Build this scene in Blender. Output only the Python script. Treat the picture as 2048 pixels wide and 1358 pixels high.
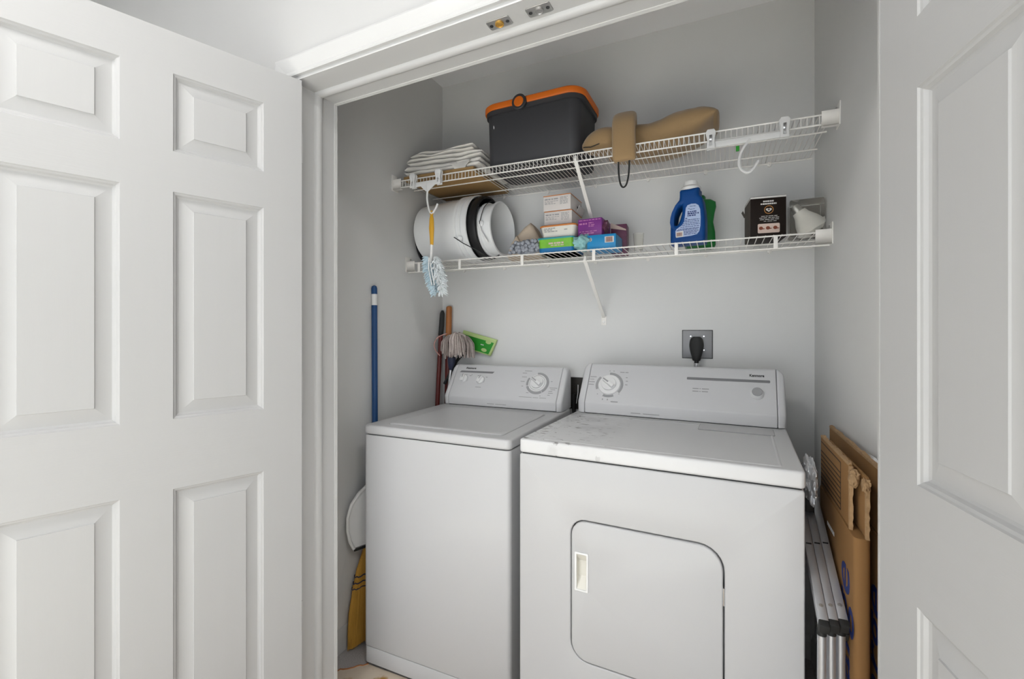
import bpy, bmesh, math, random
from mathutils import Vector, Matrix, noise
R = math.radians
for o in list(bpy.data.objects): bpy.data.objects.remove(o)
S = bpy.context.scene
COL = S.collection
random.seed(7)

# ------------------------------------------------------------------ camera, world, light
cam_d = bpy.data.cameras.new('camera'); cam = bpy.data.objects.new('camera', cam_d); COL.objects.link(cam)
cam_d.sensor_width = 36.0; cam_d.lens = 16.0; cam_d.shift_y = -17.0/2048.0; cam_d.clip_start = 0.02
cam.location = (0, 0, 1.269); cam.rotation_euler = (R(90), 0, R(24.566))
S.camera = cam
S.view_settings.view_transform = 'Standard'; S.view_settings.look = 'None'
S.view_settings.gamma = 1.0; S.view_settings.exposure = 0.53; S.view_settings.use_curve_mapping = False
W = bpy.data.worlds.new('world'); S.world = W; W.use_nodes = True
W.node_tree.nodes['Background'].inputs[0].default_value = (0.86, 0.93, 1.0, 1)
W.node_tree.nodes['Background'].inputs[1].default_value = 1.0
def area(name, loc, rot, sx, sy, power, col=(1, 1, 1)):
    d = bpy.data.lights.new(name, 'AREA'); d.shape = 'RECTANGLE'; d.size = sx; d.size_y = sy
    d.energy = power; d.color = col
    o = bpy.data.objects.new(name, d); COL.objects.link(o); o.location = loc; o.rotation_euler = rot
    return o
# added area light filling the closet, set at the added hall window
area('window_fill', (-0.3, -1.62, 1.21), (R(90), 0, 0), 2.9, 2.1, 15, (0.97, 0.985, 1.0))
# sun added to bounce fill light up off the unseen hall floor
sd = bpy.data.lights.new('bounce_sun', 'SUN'); sd.energy = 26.0; sd.angle = R(1.0); sd.color = (0.76, 0.89, 1.0)
bounce_sun = bpy.data.objects.new('bounce_sun', sd); COL.objects.link(bounce_sun); bounce_sun.rotation_euler = (R(36), 0, R(12))
LAMP_POWER = 22.0

# ------------------------------------------------------------------ materials
MATS = {}
def mat(name, col, rough=0.5, metal=0.0, bump=0.0, bscale=60.0, stretch=(1, 1, 1), var=0.0, vscale=8.0, spec=0.5, trans=0.0,
        ior=1.45, alpha=1.0, coat=0.0, sheen=0.0, sss=0.0):
    m = bpy.data.materials.new(name); m.use_nodes = True
    nt = m.node_tree; b = nt.nodes['Principled BSDF']
    b.inputs['Base Color'].default_value = (*col, 1); b.inputs['Roughness'].default_value = rough
    b.inputs['Metallic'].default_value = metal; b.inputs['Specular IOR Level'].default_value = spec
    b.inputs['Transmission Weight'].default_value = trans; b.inputs['IOR'].default_value = ior
    b.inputs['Alpha'].default_value = alpha; b.inputs['Coat Weight'].default_value = coat
    b.inputs['Sheen Weight'].default_value = sheen
    tc = nt.nodes.new('ShaderNodeTexCoord'); mp = nt.nodes.new('ShaderNodeMapping')
    mp.inputs['Scale'].default_value = stretch
    nt.links.new(tc.outputs['Object'], mp.inputs['Vector'])
    if bump > 0:
        n = nt.nodes.new('ShaderNodeTexNoise'); n.inputs['Scale'].default_value = bscale; n.inputs['Detail'].default_value = 3
        bp = nt.nodes.new('ShaderNodeBump'); bp.inputs['Strength'].default_value = bump; bp.inputs['Distance'].default_value = 0.002
        nt.links.new(mp.outputs[0], n.inputs['Vector']); nt.links.new(n.outputs[0], bp.inputs['Height'])
        nt.links.new(bp.outputs[0], b.inputs['Normal'])
    n2 = nt.nodes.new('ShaderNodeTexNoise'); n2.inputs['Scale'].default_value = vscale; n2.inputs['Detail'].default_value = 4
    nt.links.new(mp.outputs[0], n2.inputs['Vector'])
    mx = nt.nodes.new('ShaderNodeMix'); mx.data_type = 'RGBA'
    v = var if var > 0 else 0.015
    mx.inputs[6].default_value = (*[max(0, c*(1-v)) for c in col], 1); mx.inputs[7].default_value = (*[min(1, c*(1+v)) for c in col], 1)
    nt.links.new(n2.outputs[0], mx.inputs[0]); nt.links.new(mx.outputs[2], b.inputs['Base Color'])
    MATS[name] = m
    return m
def srgb(r, g, b):
    f = lambda c: (c/255/12.92) if c/255 <= 0.04045 else ((c/255+0.055)/1.055)**2.4
    return (f(r), f(g), f(b))

mat('hall_white', (0.50, 0.50, 0.50), 0.6, bump=0.06, bscale=250)
mat('trim_white', (0.56, 0.56, 0.56), 0.38, bump=0.04, bscale=120)
mat('closet_grey', (0.69, 0.69, 0.685), 0.62, bump=0.10, bscale=260, var=0.02)
mat('ceiling_grey', (0.86, 0.86, 0.88), 0.8, bump=0.1, bscale=200)
mat('door_v', (0.46, 0.46, 0.462), 0.42, bump=0.05, bscale=70, stretch=(5, 5, 0.25))
mat('door_h', (0.46, 0.46, 0.462), 0.42, bump=0.10, bscale=70, stretch=(0.25, 5, 5))
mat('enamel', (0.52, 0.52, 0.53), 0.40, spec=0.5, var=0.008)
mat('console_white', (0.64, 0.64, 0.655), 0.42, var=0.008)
mat('print_grey', (0.20, 0.20, 0.21), 0.5)
mat('print_mid', (0.33, 0.33, 0.34), 0.5)
mat('print_black', (0.02, 0.02, 0.02), 0.5)
mat('gap_dark', (0.03, 0.03, 0.032), 0.7)
mat('wire_white', (0.84, 0.82, 0.79), 0.4)
mat('plastic_white', (0.80, 0.80, 0.80), 0.35, var=0.02)
mat('plastic_black', (0.012, 0.012, 0.013), 0.45)
mat('rubber_black', (0.02, 0.02, 0.02), 0.7)
mat('chrome', (0.75, 0.75, 0.76), 0.22, metal=1.0)
mat('steel', (0.50, 0.49, 0.48), 0.38, metal=0.9, var=0.2, vscale=60)
mat('brass', (0.62, 0.36, 0.08), 0.4, metal=0.7, var=0.3, vscale=80)
mat('aluminium', (0.56, 0.57, 0.60), 0.42, metal=0.75, var=0.06, vscale=30)
mat('plate_grey', (0.27, 0.27, 0.28), 0.45, metal=0.3)
mat('floor_grey', (0.42, 0.40, 0.40), 0.9, bump=0.5, bscale=300, var=0.35, vscale=220)
mat('bin_grey', (0.042, 0.042, 0.047), 0.55, var=0.05)
mat('orange', (0.72, 0.16, 0.012), 0.45, var=0.03)
mat('tan_cloth', (0.33, 0.215, 0.105), 0.9, bump=0.35, bscale=500, var=0.07, vscale=15, sheen=0.3)
mat('towel_white', (0.80, 0.77, 0.73), 0.95, bump=0.7, bscale=380, var=0.06, vscale=25, sheen=0.3)
mat('cloth_beige', (0.62, 0.51, 0.40), 0.95, bump=0.6, bscale=400, var=0.10, vscale=30)
mat('wicker_brown', (0.36, 0.22, 0.09), 0.8, bump=0.6, bscale=90, stretch=(1, 5, 5), var=0.25, vscale=60)
mat('chenille_grey', (0.36, 0.38, 0.43), 0.95, bump=0.6, bscale=400, var=0.2, vscale=60)
mat('bucket_white', (0.82, 0.83, 0.84), 0.4, var=0.02)
mat('card_white', (0.70, 0.66, 0.64), 0.6, var=0.03)
mat('card_orange', (0.60, 0.20, 0.04), 0.55)
mat('tub_white', (0.74, 0.72, 0.66), 0.4)
mat('tub_teal', (0.02, 0.30, 0.34), 0.4)
mat('tub_green', (0.20, 0.52, 0.04), 0.45, var=0.25, vscale=40)
mat('tub_blue', (0.01, 0.17, 0.42), 0.4)
mat('box_purple', (0.20, 0.03, 0.24), 0.45, var=0.2, vscale=25)
mat('box_mauve', (0.16, 0.05, 0.10), 0.45, var=0.35, vscale=40)
mat('print_pink', (0.52, 0.20, 0.42), 0.5)
mat('box_blue', (0.01, 0.25, 0.55), 0.45, var=0.1, vscale=25)
mat('cloth_teal', (0.30, 0.55, 0.56), 0.95, bump=0.5, bscale=200, var=0.1, vscale=30)
mat('bottle_blue', (0.003, 0.06, 0.25), 0.5, var=0.04, spec=0.3)
mat('bottle_green', (0.01, 0.16, 0.03), 0.35, var=0.1)
mat('label_blue', (0.42, 0.52, 0.75), 0.45, var=0.06, vscale=30)
mat('coffee_brown', (0.014, 0.009, 0.007), 0.6, spec=0.2)
mat('coffee_side', (0.10, 0.08, 0.065), 0.6, var=0.15)
mat('print_white', (0.72, 0.70, 0.68), 0.5)
mat('label_pink', (0.70, 0.55, 0.48), 0.5)
mat('bean_red', (0.22, 0.05, 0.02), 0.5, var=0.2, vscale=90)
mat('ring_orange', (0.65, 0.30, 0.08), 0.5)
mat('clear_plastic', (0.98, 0.975, 0.94), 0.08, trans=0.95, ior=1.15)
mat('clear_hanger', (0.92, 0.92, 0.92), 0.25, trans=0.35, ior=1.3)
mat('bulb_white', (0.90, 0.88, 0.86), 0.4)
mat('handle_blue', (0.012, 0.065, 0.20), 0.35)
mat('handle_red', (0.12, 0.015, 0.012), 0.4, var=0.1, stretch=(1, 1, 0.1))
mat('handle_wood', (0.36, 0.13, 0.035), 0.45, var=0.25, vscale=30, stretch=(1, 1, 0.1))
mat('straw', (0.46, 0.24, 0.035), 0.8, bump=0.5, bscale=200, stretch=(3, 3, 0.1), var=0.35, vscale=120)
mat('mop_yarn', (0.58, 0.51, 0.48), 0.95, bump=0.6, bscale=500, var=0.35, vscale=120)
mat('mop_dark', (0.34, 0.28, 0.26), 0.95, bump=0.6, bscale=500, var=0.3, vscale=90)
mat('mop_pink', (0.55, 0.30, 0.27), 0.95)
mat('socket_navy', (0.03, 0.035, 0.07), 0.5)
mat('sweeper_green', (0.02, 0.28, 0.02), 0.5)
mat('sweeper_lime', (0.46, 0.60, 0.24), 0.5)
mat('duster_yellow', (0.75, 0.40, 0.03), 0.4)
mat('duster_blue', (0.56, 0.70, 0.78), 0.95, var=0.2, vscale=25, sheen=0.5)
mat('duster_white', (0.76, 0.80, 0.82), 0.95, sheen=0.5)
mat('cardboard', (0.25, 0.130, 0.046), 0.85, bump=0.12, bscale=120, stretch=(1, 1, 0.1), var=0.08, vscale=14)
mat('cardboard_edge', (0.36, 0.23, 0.12), 0.9, bump=0.8, bscale=160, var=0.3, vscale=90)
mat('ink_black', (0.03, 0.018, 0.01), 0.7)
mat('ink_blue', (0.012, 0.03, 0.16), 0.6)
mat('foil', (0.70, 0.71, 0.73), 0.25, metal=0.5, var=0.1, vscale=20)
mat('wall_box_dark', (0.02, 0.017, 0.014), 0.6)
mat('glass', (0.9, 0.95, 0.95), 0.05, alpha=0.06)
MATS['enamel'].node_tree.nodes['Principled BSDF'].inputs['Coat Weight'].default_value = 0.08
# glow of the added hall fill lamps
m = bpy.data.materials.new('fill_glow'); m.use_nodes = True; MATS['fill_glow'] = m
b = m.node_tree.nodes['Principled BSDF']; b.inputs['Emission Color'].default_value = (1, 0.985, 0.955, 1); b.inputs['Emission Strength'].default_value = LAMP_POWER
# vinyl floor with ochre glue stains
m = mat('floor_vinyl', (0.60, 0.51, 0.41), 0.55, var=0.12, vscale=18)
nt = m.node_tree; mx0 = [n for n in nt.nodes if n.type == 'MIX'][0]; bs = nt.nodes['Principled BSDF']
st = nt.nodes.new('ShaderNodeTexNoise'); st.inputs['Scale'].default_value = 11; st.inputs['Detail'].default_value = 5
tcn = [n for n in nt.nodes if n.type == 'TEX_COORD'][0]; nt.links.new(tcn.outputs['Object'], st.inputs['Vector'])
rp = nt.nodes.new('ShaderNodeValToRGB'); rp.color_ramp.elements[0].position = 0.58; rp.color_ramp.elements[1].position = 0.68
nt.links.new(st.outputs[0], rp.inputs[0])
mx1 = nt.nodes.new('ShaderNodeMix'); mx1.data_type = 'RGBA'; mx1.inputs[7].default_value = (0.36, 0.19, 0.035, 1)
nt.links.new(rp.outputs[0], mx1.inputs[0]); nt.links.new(mx0.outputs[2], mx1.inputs[6]); nt.links.new(mx1.outputs[2], bs.inputs['Base Color'])
# dryer top: enamel with grey smudges and scuffs on its left part
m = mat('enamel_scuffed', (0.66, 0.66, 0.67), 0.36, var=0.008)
nt = m.node_tree; mx0 = [n for n in nt.nodes if n.type == 'MIX'][0]; bs = nt.nodes['Principled BSDF']
tcn = [n for n in nt.nodes if n.type == 'TEX_COORD'][0]
sp = nt.nodes.new('ShaderNodeSeparateXYZ'); nt.links.new(tcn.outputs['Object'], sp.inputs[0])
mr = nt.nodes.new('ShaderNodeMapRange'); mr.inputs[1].default_value = 0.30; mr.inputs[2].default_value = 0.08
nt.links.new(sp.outputs[0], mr.inputs[0])
def stain(scale, lo, hi, strength, col, prev, stretch=(1, 1, 1)):
    mp = nt.nodes.new('ShaderNodeMapping'); mp.inputs['Scale'].default_value = stretch; nt.links.new(tcn.outputs['Object'], mp.inputs[0])
    n = nt.nodes.new('ShaderNodeTexNoise'); n.inputs['Scale'].default_value = scale; n.inputs['Detail'].default_value = 6
    nt.links.new(mp.outputs[0], n.inputs['Vector'])
    r = nt.nodes.new('ShaderNodeMapRange'); r.inputs[1].default_value = lo; r.inputs[2].default_value = hi; r.inputs[4].default_value = strength
    nt.links.new(n.outputs[0], r.inputs[0])
    mu = nt.nodes.new('ShaderNodeMath'); mu.operation = 'MULTIPLY'; nt.links.new(r.outputs[0], mu.inputs[0]); nt.links.new(mr.outputs[0], mu.inputs[1])
    x = nt.nodes.new('ShaderNodeMix'); x.data_type = 'RGBA'; x.inputs[7].default_value = (*col, 1)
    nt.links.new(mu.outputs[0], x.inputs[0]); nt.links.new(prev, x.inputs[6])
    return x.outputs[2]
o1 = stain(7, 0.5, 0.66, 0.75, (0.42, 0.42, 0.43), mx0.outputs[2])
o2 = stain(30, 0.60, 0.64, 0.95, (0.16, 0.15, 0.15), o1, (1, 2.2, 1))
nt.links.new(o2, bs.inputs['Base Color'])

# ------------------------------------------------------------------ mesh helpers
def box(x0, x1, y0, y1, z0, z1):
    v = [(x0,y0,z0),(x1,y0,z0),(x1,y1,z0),(x0,y1,z0),(x0,y0,z1),(x1,y0,z1),(x1,y1,z1),(x0,y1,z1)]
    return v, [(0,3,2,1),(4,5,6,7),(0,1,5,4),(1,2,6,5),(2,3,7,6),(3,0,4,7)]
def cbox(c, sx, sy, sz): return box(c[0]-sx/2, c[0]+sx/2, c[1]-sy/2, c[1]+sy/2, c[2]-sz/2, c[2]+sz/2)
def loft(rings, caps=True, closed=False):
    n = len(rings[0]); v = [p for r in rings for p in r]; f = []; m = len(rings)
    for i in range(m if closed else m-1):
        for j in range(n):
            a, b_ = i*n+j, i*n+(j+1) % n; c, d = ((i+1) % m)*n+(j+1) % n, ((i+1) % m)*n+j
            f.append((a, b_, c, d))
    if caps and not closed:
        f.append(tuple(range(n-1, -1, -1))); f.append(tuple(range((m-1)*n, m*n)))
    return v, f
def frame_of(t):
    t = Vector(t).normalized(); up = Vector((0,0,1)) if abs(t.z) < 0.9 else Vector((1,0,0))
    x = t.cross(up).normalized(); y = x.cross(t).normalized()
    return x, y
def tube(pts, r, n=8, caps=True):
    pts = [Vector(p) for p in pts]; rr = r if isinstance(r, (list, tuple)) else [r]*len(pts)
    rings = []; px = None
    for i, p in enumerate(pts):
        t = (pts[min(i+1, len(pts)-1)]-pts[max(i-1, 0)]).normalized()
        if px is None: x, y = frame_of(t)
        else:
            x = (px - t*px.dot(t)); x = x.normalized() if x.length > 1e-6 else frame_of(t)[0]
            y = x.cross(t).normalized()
        px = x
        rings.append([tuple(p+(x*math.cos(2*math.pi*k/n)+y*math.sin(2*math.pi*k/n))*rr[i]) for k in range(n)])
    return loft(rings, caps)
def cyl(a, b_, r, n=16, r2=None): return tube([a, b_], [r, r if r2 is None else r2], n)
def lathe(prof, n=40, cap=True):   # prof: (r, z)
    rings = [[(r*math.cos(2*math.pi*k/n), r*math.sin(2*math.pi*k/n), z) for k in range(n)] for r, z in prof]
    return loft(rings, cap)
def rrect(x0, x1, y0, y1, r, n=6):
    rs = r if isinstance(r, (list, tuple)) else (r,)*4
    p = []
    for (cx, cy, a0, rr) in ((x1-rs[0], y1-rs[0], 0, rs[0]), (x0+rs[1], y1-rs[1], 90, rs[1]), (x0+rs[2], y0+rs[2], 180, rs[2]), (x1-rs[3], y0+rs[3], 270, rs[3])):
        for k in range(n+1):
            a = R(a0+90*k/n); p.append((cx+rr*math.cos(a), cy+rr*math.sin(a)))
    return p
def offs(poly, d):   # inward offset of a counter-clockwise polygon
    n = len(poly); out = []
    for i in range(n):
        a = Vector(poly[i-1]); b_ = Vector(poly[i]); c = Vector(poly[(i+1) % n])
        e1 = (b_-a); e2 = (c-b_)
        n1 = Vector((-e1.y, e1.x)); n2 = Vector((-e2.y, e2.x))
        n1 = n1.normalized() if n1.length > 1e-9 else n2.normalized(); n2 = n2.normalized() if n2.length > 1e-9 else n1
        nn = (n1+n2); nn = nn.normalized() if nn.length > 1e-6 else n1
        out.append(tuple(b_+nn*d/max(0.5, nn.dot(n1))))
    return out
def ccw(p):
    a = sum(p[i-1][0]*p[i][1]-p[i][0]*p[i-1][1] for i in range(len(p)))
    return list(p) if a > 0 else list(reversed(p))
def fill2d(loops):   # triangulate polygon with holes
    bm = bmesh.new(); edges = []; allv = []
    for lp in loops:
        vs = [bm.verts.new((x, y, 0)) for x, y in lp]; allv += vs
        edges += [bm.edges.new((vs[i-1], vs[i])) for i in range(len(vs))]
    bmesh.ops.triangle_fill(bm, use_beauty=True, use_dissolve=False, edges=edges)
    bm.verts.index_update(); idx = {v: i for i, v in enumerate(allv)}
    fs = []
    for f in bm.faces:
        t = [idx[v] for v in f.verts if v in idx]
        if len(t) == 3:
            if f.normal.z < 0: t.reverse()
            fs.append(tuple(t))
    bm.free(); return fs
def prism(outline, holes=(), t=0.01, r=0.0, seg=3):
    """2D outline (x,z) with holes, extruded along y from 0 to t; edges rounded by r"""
    loops = [ccw(outline)]+[ccw(h) for h in holes]
    lay = []
    if r > 0:
        for k in range(seg+1):
            a = math.pi/2*k/seg; lay.append((r-r*math.sin(a), r-r*math.cos(a)))   # (y, inset) front
        lay = [(y, ins) for y, ins in [(r*(1-math.sin(math.pi/2*k/seg)), r*(1-math.cos(math.pi/2*k/seg))) for k in range(seg, -1, -1)]]
        lay += [(t-y, i) for y, i in reversed(lay)]
    else: lay = [(0, 0), (t, 0)]
    v = []; f = []; tot = sum(len(l) for l in loops)
    for (y, ins) in lay:
        for li, lp in enumerate(loops):
            q = offs(lp, ins if li == 0 else -ins) if ins > 1e-7 else lp
            v += [(x, y, z) for x, z in q]
    base = 0
    for li, lp in enumerate(loops):
        n = len(lp)
        for k in range(len(lay)-1):
            for j in range(n):
                a = k*tot+base+j; b_ = k*tot+base+(j+1) % n; c = b_+tot; d = a+tot
                f.append((a, b_, c, d) if li == 0 else (d, c, b_, a))
        base += n
    i0 = lay[0][1]
    L0 = [offs(lp, i0 if li == 0 else -i0) if i0 > 1e-7 else lp for li, lp in enumerate(loops)]
    tri = fill2d(L0); off = (len(lay)-1)*tot
    for t_ in tri:
        f.append(t_); f.append(tuple(off+i for i in reversed(t_)))
    return v, f
def ell(cx, cy, rx, ry, n=24): return [(cx+rx*math.cos(2*math.pi*k/n), cy+ry*math.sin(2*math.pi*k/n)) for k in range(n)]
def xf(g, M): return [tuple(M @ Vector(p)) for p in g[0]], g[1]
def merge(*gs):
    v, f = [], []
    for g in gs:
        o = len(v); v += list(g[0]); f += [tuple(i+o for i in q) for q in g[1]]
    return v, f
def empty(name, loc=(0,0,0), rot=(0,0,0)):
    o = bpy.data.objects.new(name, None); COL.objects.link(o); o.location = loc; o.rotation_euler = rot
    o.empty_display_size = 0.05
    return o
def mk(name, g, m, parent=None, bevel=0, seg=2, smooth=True, angle=35, loc=None, rot=None):
    me = bpy.data.meshes.new(name); me.from_pydata(g[0], [], g[1]); me.validate()
    bm = bmesh.new(); bm.from_mesh(me)
    if bevel > 0:
        bmesh.ops.remove_doubles(bm, verts=bm.verts, dist=1e-6)
        es = [e for e in bm.edges if len(e.link_faces) == 2 and e.calc_face_angle(0) > R(30)]
        bmesh.ops.bevel(bm, geom=es, offset=bevel, segments=seg, profile=0.5, affect='EDGES', clamp_overlap=True)
    bmesh.ops.recalc_face_normals(bm, faces=bm.faces)
    bm.to_mesh(me); bm.free()
    if smooth:
        me.shade_smooth(); me.set_sharp_from_angle(angle=R(angle))
    me.materials.append(MATS[m])
    o = bpy.data.objects.new(name, me); COL.objects.link(o)
    if parent: o.parent = parent
    if loc: o.location = loc
    if rot: o.rotation_euler = rot
    return o
def dup(o, parent, loc=None, rot=None):
    c = o.copy(); COL.objects.link(c); c.parent = parent
    if loc is not None: c.location = loc
    if rot is not None: c.rotation_euler = rot
    return c
def tag(o, label, cat, group=None):
    o['label'] = label; o['category'] = cat
    if group: o['group'] = group
    return o
def struct(o, label=None):
    o['kind'] = 'structure'
    if label: o['label'] = label
    return o
def text(name, s, size, m, parent, M, depth=0.0004, sx=1.0, shear=0.0, space=1.0, bold=0.0):
    c = bpy.data.curves.new('t', 'FONT'); c.body = s; c.size = size; c.extrude = depth; c.shear = shear
    c.align_x = 'CENTER'; c.align_y = 'CENTER'; c.space_character = space; c.resolution_u = 4; c.offset = bold
    t = bpy.data.objects.new('t', c); COL.objects.link(t)
    bpy.context.view_layer.update()
    me = bpy.data.meshes.new_from_object(t.evaluated_get(bpy.context.evaluated_depsgraph_get()))
    bpy.data.objects.remove(t); bpy.data.curves.remove(c)
    me.name = name; me.transform(M @ Matrix.Diagonal((sx, 1, 1, 1)))
    me.materials.clear(); me.materials.append(MATS[m])
    o = bpy.data.objects.new(name, me); COL.objects.link(o); o.parent = parent
    return o
def lump(rx, ry, rz, amp, scale, seed=0, sub=4, flat=None):
    bm = bmesh.new(); bmesh.ops.create_icosphere(bm, subdivisions=sub, radius=1.0)
    for v in bm.verts:
        p = v.co.copy(); d = noise.fractal(p*scale+Vector((seed*7.1, seed*3.3, seed)), 1.0, 2.0, 3)
        q = p*(1+amp*d); v.co = Vector((q.x*rx, q.y*ry, q.z*rz))
        if flat is not None and v.co.z < flat: v.co.z = flat
    g = ([tuple(v.co) for v in bm.verts], [tuple(x.index for x in f.verts) for f in bm.faces]); bm.free(); return g
def shift(g, d): return [(p[0]+d[0], p[1]+d[1], p[2]+d[2]) for p in g[0]], g[1]
def arc_pts(c, rx, rz, a0, a1, n, y): return [(c[0]+rx*math.cos(R(a0+(a1-a0)*k/n)), y, c[1]+rz*math.sin(R(a0+(a1-a0)*k/n))) for k in range(n+1)]
def dashes(x0, x1, y, h, rng, t=0.0004, word=(0.006, 0.016), gap=0.003):
    """a line of unreadable small print in the x/z plane at y, facing -y"""
    g = []; x = x0
    while x < x1:
        w = min(rng.uniform(*word), x1-x)
        if w > word[0]*0.4: g.append(box(x, x+w, -t, 0, y-h/2, y+h/2))
        x += w+gap*rng.uniform(.7, 1.4)
    return g

# ------------------------------------------------------------------ setting
XL, XR, YB, ZC, ZH = -1.37, 0.333, 2.09, 2.59, 2.75
struct(mk('floor', box(-2.5, 1.7, -1.9, 2.25, -0.10, 0.0), 'floor_grey', smooth=False), 'grey speckled floor under the closet')
rng = random.Random(3)
edge = [(-1.31+0.0, 1.15)]
for k in range(13):
    t = k/12; edge.append((-1.312+0.10*t+rng.uniform(-.004, .004), 1.254+0.095*t+rng.uniform(-.004, .004)))
vin = [(-2.49, -1.89), (1.69, -1.89), (1.69, 0.98), (0.30, 1.15), (0.30, 1.37)]+list(reversed(edge))+[(-1.31, 0.99), (-2.49, 0.99)]
g = prism(vin, t=0.004)
g = ([(p[0], p[2], p[1]) for p in g[0]], [tuple(reversed(f)) for f in g[1]])
struct(mk('floor', g, 'floor_vinyl', smooth=False), 'beige sheet vinyl ending in a ragged edge by the washer')
fe = [(x-0.001, y+0.001, 0.003) for x, y in edge[1:]]
struct(mk('trim_2', tube(fe, 0.0035, 6), 'handle_wood'), 'frayed brown edge of the vinyl')
struct(mk('wall_left', box(XL-0.1, XL, 1.0, YB+0.1, 0, ZC), 'closet_grey', smooth=False))
struct(mk('wall_right', box(XR, XR+0.1, 0.98, YB+0.1, 0, ZC), 'closet_grey', smooth=False))
struct(mk('wall_back', box(XL, XR, YB, YB+0.1, 0, ZC), 'closet_grey', smooth=False))
struct(mk('ceiling', box(XL-0.1, XR+0.1, 1.06, YB+0.1, ZC, ZC+0.1), 'ceiling_grey', smooth=False), 'closet ceiling')
struct(mk('ceiling', box(-2.5, 1.7, -1.9, 1.06, ZH, ZH+0.1), 'hall_white', smooth=False), 'hall ceiling')
def base_prof(x0, sgn):   # profile in x/z
    return [(x0, 0), (x0+sgn*0.013, 0), (x0+sgn*0.013, 0.066), (x0+sgn*0.009, 0.074), (x0+sgn*0.006, 0.086), (x0+sgn*0.002, 0.090), (x0, 0.090)]
def baseboard(name, x0, sgn, y0, y1):
    p = base_prof(x0, sgn); return struct(mk(name, loft([[(a, y0, z) for a, z in p], [(a, y1, z) for a, z in p]]), 'trim_white'))
baseboard('baseboard_left', XL, 1, 1.17, YB); baseboard('baseboard_right', XR, -1, 1.14, YB)
p = base_prof(0, 1)
struct(mk('baseboard_back', loft([[(XL+0.013, YB-a, z) for a, z in p], [(XR-0.013, YB-a, z) for a, z in p]]), 'trim_white'))

# hall room around the camera
struct(mk('wall_hall_left', box(-2.5, -2.4, -1.85, 1.2, 0, ZH), 'hall_white', smooth=False))
struct(mk('wall_hall_right', box(1.6, 1.7, -1.85, 1.2, 0, ZH), 'hall_white', smooth=False))
wh = [(-2.4, 0.0), (1.6, 0.0), (1.6, ZH), (-2.4, ZH)]
hole = [(-1.75, 0.12), (1.15, 0.12), (1.15, 2.3), (-1.75, 2.3)]
g = prism(wh, [hole], t=0.1); struct(mk('wall_hall_back', shift(g, (0, -1.85, 0)), 'hall_white', smooth=False))
wn = struct(empty('added_window_1', (-0.3, -1.78, 1.21)), 'hall window added out of view for fill light')  # window added out of view to carry the fill light
for (a, b_, c, d) in ((-1.45, 1.45, 1.04, 1.09), (-1.45, 1.45, -1.09, -1.04), (-1.45, -1.40, -1.04, 1.04), (1.40, 1.45, -1.04, 1.04), (-0.02, 0.02, -1.04, 1.04)):
    mk('window_frame', box(a, b_, -0.03, 0.03, c, d), 'trim_white', wn, bevel=0.004)
for s in (-1, 1): mk('pane', box(min(s*0.02, s*1.40), max(s*0.02, s*1.40), -0.02, -0.015, -1.04, 1.04), 'glass', wn, smooth=False)
for lx, side in ((-1.0, 'left'), (0.75, 'right')):  # unseen lamps added on the hall ceiling to brighten the closet
    lampE = tag(empty('fill_lamp', (lx, -0.20, ZH)), 'added round white fill lamp, the %s one of two out of view on the hall ceiling' % side, 'lamp', 'added hall fill lamps')
    mk('base', lathe([(0.24, -0.03), (0.24, 0.0)]), 'trim_white', lampE)
    mk('shade', lathe([(0.02, -0.115), (0.10, -0.108), (0.17, -0.088), (0.215, -0.058), (0.23, -0.03)]), 'fill_glow', lampE)

# front wall with door opening: its own frame, turned 1.7 degrees
fw = struct(empty('wall_front', (-1.18, 0.985, 0), (0, 0, R(-1.7))))
OW, HH, JD = 1.46, 2.03, 0.152
mk('wall_panel', box(-1.22, -0.02, 0.0, JD, 0, ZH), 'hall_white', fw, smooth=False)
mk('wall_panel', box(OW+0.02, 2.75, 0.0, JD, 0, ZH), 'hall_white', fw, smooth=False)
mk('wall_panel', box(-0.02, OW+0.02, 0.0, JD, HH+0.02, ZH), 'hall_white', fw, smooth=False)
mk('closet_side', box(-0.25, 0.004, JD, JD+0.012, 0, ZC), 'closet_grey', fw, smooth=False)
mk('closet_side', box(OW-0.004, OW+0.2, JD, JD+0.012, 0, ZC), 'closet_grey', fw, smooth=False)
mk('closet_side', box(0.004, OW-0.004, JD, JD+0.012, HH-0.004, ZC), 'closet_grey', fw, smooth=False)
# jambs and head with a moulded stop
tr = struct(empty('trim_1', (-1.18, 0.985, 0), (0, 0, R(-1.7))), 'white door frame around the closet opening')
sp_ = [(0.0, 0.0), (0.074, 0.0), (0.076, 0.006), (0.080, 0.010), (0.088, 0.012), (0.096, 0.011), (0.1005, 0.006), (0.102, 0.0035), (0.103, 0.002), (JD, 0.002), (JD, -0.018), (0.0, -0.018)]
mk('head_jamb', loft([[(-0.018, y, HH-h) for y, h in sp_], [(OW+0.018, y, HH-h) for y, h in sp_]]), 'trim_white', tr, angle=50)
mk('side_jamb', loft([[(h, y, 0) for y, h in sp_], [(h, y, HH) for y, h in sp_]]), 'trim_white', tr, angle=50)
mk('side_jamb', loft([[(OW-h, y, 0) for y, h in sp_], [(OW-h, y, HH) for y, h in sp_]]), 'trim_white', tr, angle=50)
cp = [(0.010, 0.0), (0.010, -0.010), (0.014, -0.012), (0.022, -0.011), (0.026, -0.0125), (0.044, -0.016), (0.060, -0.018), (0.066, -0.016), (0.067, 0.0)]
mk('casing', loft([[(-a, y, 0) for a, y in cp], [(-a, y, HH+a) for a, y in cp]]), 'trim_white', tr, angle=25)
mk('casing', loft([[(OW+a, y, 0) for a, y in cp], [(OW+a, y, HH+a) for a, y in cp]]), 'trim_white', tr, angle=25)
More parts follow.
